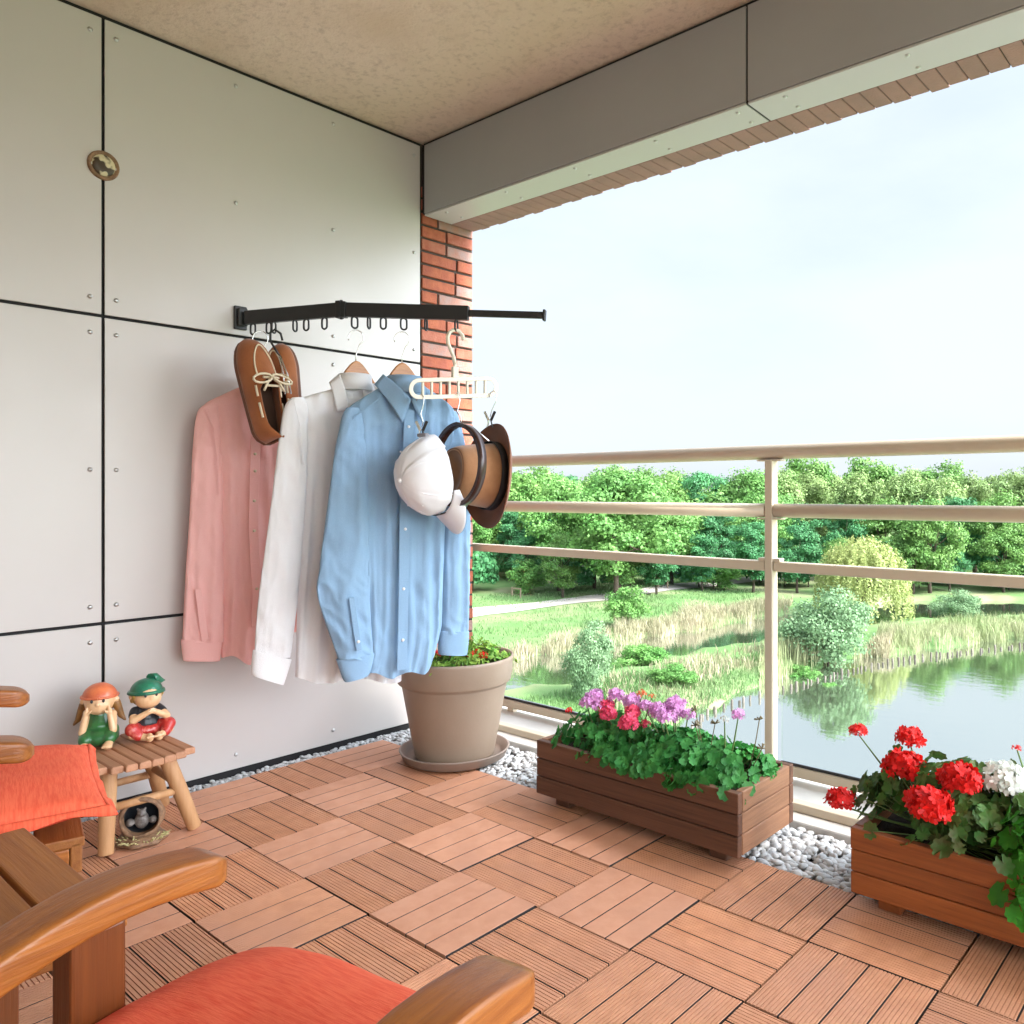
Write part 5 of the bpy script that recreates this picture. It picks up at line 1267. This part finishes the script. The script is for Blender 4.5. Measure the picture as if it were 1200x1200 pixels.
# ================================================================ SKY, SUN, CAMERA
SKYC=(4.6,5.1,5.75); SKYS=.05; SUNE=2.2; EXPO=2.08; GLOW=62.0; GPOW=3.6
SUN_EL=math.radians(42); sd_=camdir(1,-.62); az=math.atan2(sd_.x,sd_.y)
wd=bpy.data.worlds.new('World'); S.world=wd; wd.use_nodes=True; t=wd.node_tree; n=t.nodes; l=t.links; n.clear()
out=n.new('ShaderNodeOutputWorld'); bg=n.new('ShaderNodeBackground'); sk=n.new('ShaderNodeTexSky'); sk.sky_type='NISHITA'; sk.sun_disc=False; sk.sun_elevation=SUN_EL; sk.sun_rotation=az; sk.air_density=1.2; sk.dust_density=2.0
tc=n.new('ShaderNodeTexCoord'); mp=n.new('ShaderNodeMapping'); mp.inputs['Scale'].default_value=(1.2,1.2,3.2); nz=n.new('ShaderNodeTexNoise'); nz.inputs['Scale'].default_value=1.6; nz.inputs['Detail'].default_value=7; nz.inputs['Roughness'].default_value=.55
mr=n.new('ShaderNodeMapRange'); mr.inputs[1].default_value=.36; mr.inputs[2].default_value=.62; mr.inputs[3].default_value=.72; mr.inputs[4].default_value=.95
mx=n.new('ShaderNodeMix'); mx.data_type='RGBA'; mx.inputs[7].default_value=(*SKYC,1)
l.new(tc.outputs['Generated'],mp.inputs[0]); l.new(mp.outputs[0],nz.inputs['Vector']); l.new(nz.outputs[0],mr.inputs[0]); l.new(mr.outputs[0],mx.inputs[0]); l.new(sk.outputs[0],mx.inputs[6]); dvv=Vector((sd_.x,sd_.y,0)).normalized()*math.cos(SUN_EL)+Vector((0,0,math.sin(SUN_EL)))
nm=n.new('ShaderNodeVectorMath'); nm.operation='NORMALIZE'; l.new(tc.outputs['Generated'],nm.inputs[0]); dt=n.new('ShaderNodeVectorMath'); dt.operation='DOT_PRODUCT'; l.new(nm.outputs[0],dt.inputs[0]); dt.inputs[1].default_value=dvv
ma=n.new('ShaderNodeMath'); ma.operation='MAXIMUM'; l.new(dt.outputs['Value'],ma.inputs[0]); ma.inputs[1].default_value=0
pw=n.new('ShaderNodeMath'); pw.operation='POWER'; l.new(ma.outputs[0],pw.inputs[0]); pw.inputs[1].default_value=GPOW
ml=n.new('ShaderNodeMath'); ml.operation='MULTIPLY_ADD'; l.new(pw.outputs[0],ml.inputs[0]); ml.inputs[1].default_value=GLOW/5; ml.inputs[2].default_value=1.0  # broad glow added around the sun, outside the view, to brighten the balcony
sc_=n.new('ShaderNodeVectorMath'); sc_.operation='SCALE'; l.new(mx.outputs[2],sc_.inputs[0]); l.new(ml.outputs[0],sc_.inputs['Scale']); l.new(sc_.outputs[0],bg.inputs[0]); bg.inputs[1].default_value=SKYS; l.new(bg.outputs[0],out.inputs[0])
sl=bpy.data.lights.new('sun','SUN'); sl.energy=SUNE; sl.angle=math.radians(14); sl.color=(1,.93,.88); so=bpy.data.objects.new('sun',sl); COL.objects.link(so)
dv=Vector((sd_.x,sd_.y,0)).normalized()*math.cos(SUN_EL)+Vector((0,0,math.sin(SUN_EL))); so.rotation_euler=dv.to_track_quat('Z','Y').to_euler(); so.location=(0,0,30)
cd=bpy.data.cameras.new('camera'); co=bpy.data.objects.new('camera',cd); COL.objects.link(co); S.camera=co
cd.sensor_fit='HORIZONTAL'; cd.sensor_width=36; cd.lens=36*F/1200; cd.shift_x=-(CX-600)/1200; cd.shift_y=(CY-600)/1200; cd.clip_start=.02; cd.clip_end=3000
co.location=(0,0,H); co.rotation_euler=(math.radians(90),0,math.atan2(UX,UY))
S.render.resolution_x=S.render.resolution_y=1024
S.view_settings.view_transform='Standard'; S.view_settings.look='None'; S.view_settings.gamma=1; S.view_settings.exposure=EXPO
S.cycles.max_bounces=10; S.cycles.diffuse_bounces=6; S.cycles.transparent_max_bounces=16; S.cycles.use_denoising=True
